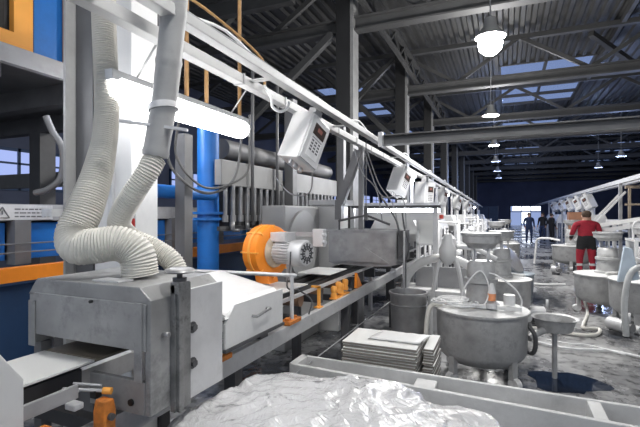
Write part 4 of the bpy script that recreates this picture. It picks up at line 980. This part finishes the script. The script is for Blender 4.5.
MB().lathe([(.04, 1.0), (.11, 1.08), (.115, 1.22), (.07, 1.3), (.05, 1.42), (0, 1.42)], c=(-.72, 6.1, 0), n=22).build('funnel', WHITE, t)
for s in (-1, 1): MB().tube([(-.72 + s * .1, 6.1, 1.1), (-.72 + s * .16, 6.1, .85), (-.72 + s * .22, 6.1, .4), (-.72 + s * .22, 6.1, 0)], .028, 8).build('leg', WHITE, t)
MB().tube([(-.6, 6.1, 1.25), (-.35, 6.1, 1.22), (-.1, 6.1, 1.1)], .03, 8).build('spout', WHITE, t)
t = thing('light_table', (-1.15, 6.9, 0), 'tall white lit frame with crossbars beyond the hopper', 'frame')
MB().box(-1.3, -1.26, 6.9, 6.94, 0, 1.7).box(-1.0, -.96, 6.9, 6.94, 0, 1.7).box(-1.3, -.96, 6.9, 6.94, 1.66, 1.7).box(-1.3, -.96, 6.9, 6.94, 1.2, 1.23).build('frame', WHITE, t)
MB().box(-1.26, -1.0, 6.93, 6.95, 1.23, 1.66).build('screen', TILEW, t)
t = thing('overhead_shelf', (-1.5, 6.5, 1.7), 'long dark bar shelf with white top behind the hopper', 'shelf')
MB().box(-2.2, -.85, 6.35, 6.4, 1.78, 1.82).build('bar', DGREY, t); MB().box(-2.0, -.9, 6.42, 6.8, 1.6, 1.72).build('white_tray', WHITE, t)
for x in (-2.19, -.93): MB().box(x - .03, x + .03, 6.36, 6.42, 0, 1.8).build('post', LSTEEL, t)
tag(MB().box(-.95, -.85, 6.6, 6.7, 1.62, 1.68).build('red_valve', mat('valve_red', (.5, .06, .04), .5)), 'small dark red valve at the end of the shelf', 'valve')

# assorted stands / racks / pipes between Y 9 and 30 on left of the aisle
random.seed(21)
names = ['near', 'second', 'third', 'fourth', 'fifth', 'sixth', 'seventh', 'eighth']
for i in range(8):
    y = 8.9 + i * 2.75
    x = (-1.0 if i not in (1, 2) else -.95) + random.uniform(-.05, .05)
    t = thing('pipe_stand', (x, y, 0), '%s white pipe stand with tray beside the left line cabins' % names[i], 'stand', 'white pipe stands beside the cabins')
    h = random.uniform(1.5, 1.9)
    MB().cyl((x - .2, y, 0), (x - .2, y, h), .022, 8).cyl((x + .2, y, 0), (x + .2, y, h - .2), .022, 8).cyl((x - .2, y, h - .25), (x + .2, y, h - .25), .02, 8).build('pipework', WHITE, t)
    MB().box(x - .25, x + .25, y - .2, y + .2, .9, .97).build('tray', WHITE, t)
    MB().lathe([(0, .97), (.12, .97), (.14, 1.2), (.05, 1.3), (0, 1.3)], c=(x, y, 0), n=16).build('vessel', WHITE if i % 2 else LSTEEL, t)
# blue cabinets near doorway
for i, (x, y, w, h, lb) in enumerate([(-1.9, 58, 2.2, 2.6, 'tall dark blue cabinet left of the doorway'), (-5, 60, 3, 3.2, 'wide dark blue cabinet farther left of the doorway'), (7.5, 60, 3, 2.8, 'dark cabinet right of the doorway')]):
    t = thing('far_cabinet', (x, y, 0), lb, 'cabinet', 'dark cabinets by the back wall')
    MB().box(x - w / 2, x + w / 2, y, y + .8, 0, h).build('body', mat('steel_blue', (.06, .12, .25), .5), t); MB().box(x - .02, x + .02, y - .02, y, .1, h - .1).build('door_gap', BLACK, t)

# ------------------------------------------------------------------ right line
RX_, RZ_ = 3.0, 2.62
t = thing('overhead_rail', (RX_, 20, RZ_ - .1), 'white overhead rail along the right line', 'rail')
MB().box(RX_ - .06, RX_ + .06, 8.5, 50, RZ_ - .08, RZ_ + .03).build('beam', RAILW, t); MB().box(RX_ + .25, RX_ + .35, 8.5, 50, RZ_ - .08, RZ_ + .03).build('twin_beam', RAILW, t)
for i, y in enumerate([14.5, 21, 28, 36]):
    tag(MB().box(RX_ - .04, RX_ + .04, y, y + .08, 0, RZ_ - .08).build('rail_post', GREY), 'post under the right overhead rail, the %s from the camera' % ['nearest', 'second', 'third', 'farthest'][i], 'post', 'posts under the right overhead rail')
for i, (y, lb) in enumerate([(11.2, 'white control box at the right frame edge under the right rail'), (19.5, 'second control box under the right rail'), (21.8, 'third control box under the right rail'), (24.5, 'fourth control box under the right rail'), (27.8, 'fifth control box under the right rail'), (32, 'farthest control box under the right rail')]):
    c = dup(cb, (RX_, y, 2.13), label=lb, group='control boxes under the right rail', scale=1.25); c.rotation_euler = (math.radians(25), math.radians(8), math.radians(-150))
# platform with handrail
t = thing('stair_platform', (4.2, 15, 0), 'white steel platform with brown handrails and stair at the right', 'platform')
MB().box(3.1, 7, 14, 17, 1.35, 1.5).build('deck', WHITE, t)
for x in (3.1, 4.1, 5.1, 6.1): MB().box(x - .03, x + .03, 14.0, 14.06, 1.5, 2.4).build('baluster', mat('brown_rail', (.3, .24, .18), .6), t)
MB().box(3.0, 7, 13.98, 14.07, 2.38, 2.46).box(3.0, 7, 13.98, 14.07, 1.92, 1.97).build('handrail', mat('brown_rail', (.3, .24, .18), .6), t)
for s in (0, .5): MB().bar((1.9, 14.2 + s, .9), (3.05, 14.2 + s, 2.3), .05, .05).build('stair_rail', WHITE, t)
for x in (3.2, 5, 6.8): MB().box(x - .06, x + .06, 14.2, 14.32, 0, 1.35).build('leg', LSTEEL, t)
t = thing('inclined_chute', (3.0, 12, 1), 'bright white inclined chute rising to the right behind the worker', 'chute')
MB().bar((2.15, 13.8, 1.33), (5.2, 12.6, 2.0), .5, .1).build('chute', TILEW, t); MB().bar((2.1, 13.4, 1.2), (5.2, 12.2, 1.85), .04, .1).build('side_beam', WHITE, t)
for x in (2.6, 4.4): MB().box(x - .04, x + .04, 13.2, 13.28, 0, 1.4).build('leg', LSTEEL, t)
tag(MB().box(2.0, 2.65, 16.8, 17.3, 1.0, 1.75).build('wood_crate', mat('red_brown_board', (.3, .14, .08), .6, 0, .15, 6)), 'reddish brown crate left of the worker in red', 'crate')
tag(MB().box(1.95, 2.75, 16.7, 17.4, 0, 1.0).build('crate_table', LSTEEL), 'pale table under the reddish brown crate', 'table')
def work_table(x, y, w, l, h, lb):
    t = thing('work_table', (x, y, 0), lb, 'table', 'white tables of the right line')
    MB().box(x - w / 2, x + w / 2, y - l / 2, y + l / 2, h - .05, h).build('top', WHITE, t, bevel=.005)
    for sx in (-1, 1):
        for sy in (-1, 1): MB().box(x + sx * (w / 2 - .04) - .03, x + sx * (w / 2 - .04) + .03, y + sy * (l / 2 - .04) - .03, y + sy * (l / 2 - .04) + .03, 0, h - .05).build('leg', WHITE, t)
    MB().box(x - w / 2 + .05, x + w / 2 - .05, y - l / 2 + .05, y + l / 2 - .05, .5, .55).build('shelf', LSTEEL, t)
work_table(3.3, 11.3, 1.6, .8, 1.15, 'white table right of the worker in red')
work_table(3.4, 17.8, 1.8, .9, 1.1, 'white table behind the chute')
tag(MB().tube([(2.5, 11.0, 1.15), (2.5, 11.0, 1.45), (2.6, 11.0, 1.55), (2.75, 11.0, 1.55), (2.85, 11.0, 1.45), (2.85, 11.0, 1.15)], .022, 8).build('bent_pipe', WHITE), 'white arched pipe standing on the right table', 'pipe')
t = thing('dosing_jar', (3.1, 11.0, 1.15), 'pale violet jar on the white table right of the worker', 'jar')
MB().lathe([(0, 0), (.12, 0), (.14, .2), (.1, .32), (.06, .36), (.07, .42), (0, .43)], c=(3.05, 11.0, 1.15), n=18).build('jar', mat('violet_plastic', (.4, .42, .8), .4), t)
for i, (y, lb) in enumerate([(20, 'first pale cabin of the right line behind the crate'), (24, 'second pale cabin of the right line'), (29, 'third pale cabin of the right line'), (35, 'farthest pale cabin of the right line')]):
    dup(bo, (3.2, y, 0), PI, lb, 'pale cabins of the right line')
for i, (x, y, lb) in enumerate([(1.2, 33, 'pale floor bollard left of the distant group'), (.1, 20, 'pale round bin far down the left side')]):
    tag(MB().lathe([(0, 0), (.25, 0), (.28, .6), (.25, .62), (0, .6)], c=(x - (.9 if i == 0 else 0), y, 0), n=20).build('round_bin', LSTEEL), lb, 'bin')

# unseen tube added outside the left frame edge to light the blue dryer
dup(ft, (-3.75, .9, 2.75), 0, 'added fill tube under the edge of the raised platform'); spot(-3.75, 1.1, 2.6, 18)
# dark puddle
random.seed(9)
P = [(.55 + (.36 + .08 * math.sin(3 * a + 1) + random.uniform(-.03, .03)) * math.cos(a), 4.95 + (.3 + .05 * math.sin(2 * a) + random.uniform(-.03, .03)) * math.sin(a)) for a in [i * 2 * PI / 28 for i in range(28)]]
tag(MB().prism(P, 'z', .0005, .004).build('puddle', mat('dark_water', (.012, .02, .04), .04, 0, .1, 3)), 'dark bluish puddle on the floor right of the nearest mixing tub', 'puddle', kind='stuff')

dup(ft, (-3.55, 3.3, 2.8), 0, 'added fill tube behind the tall post near the dryer'); spot(-3.55, 3.4, 2.65, 14)  # tube and point light added so the blue dryer reads
for y in (2.9, 3.7): tag(MB().cyl((-3.55, y, 2.9), (-3.55, y, 7.7), .008, 6).build('hanger_wire', CABLEG), 'thin wire holding the added tube by the dryer, %s end' % ('near' if y < 3 else 'far'), 'wire')
# valves and elbows under the rams
random.seed(12)
press = bpy.data.objects['press_frame']; WLOC['press_frame'] = press.location.copy()
for i in range(10):
    y = 4.3 + i * .33
    MB().cyl((-2.99, y, 1.5), (-2.99, y, 1.6), .03, 8).cyl((-2.99, y, 1.5), (-2.9, y + .02, 1.5), .018, 8).build('valve', STEEL, press)
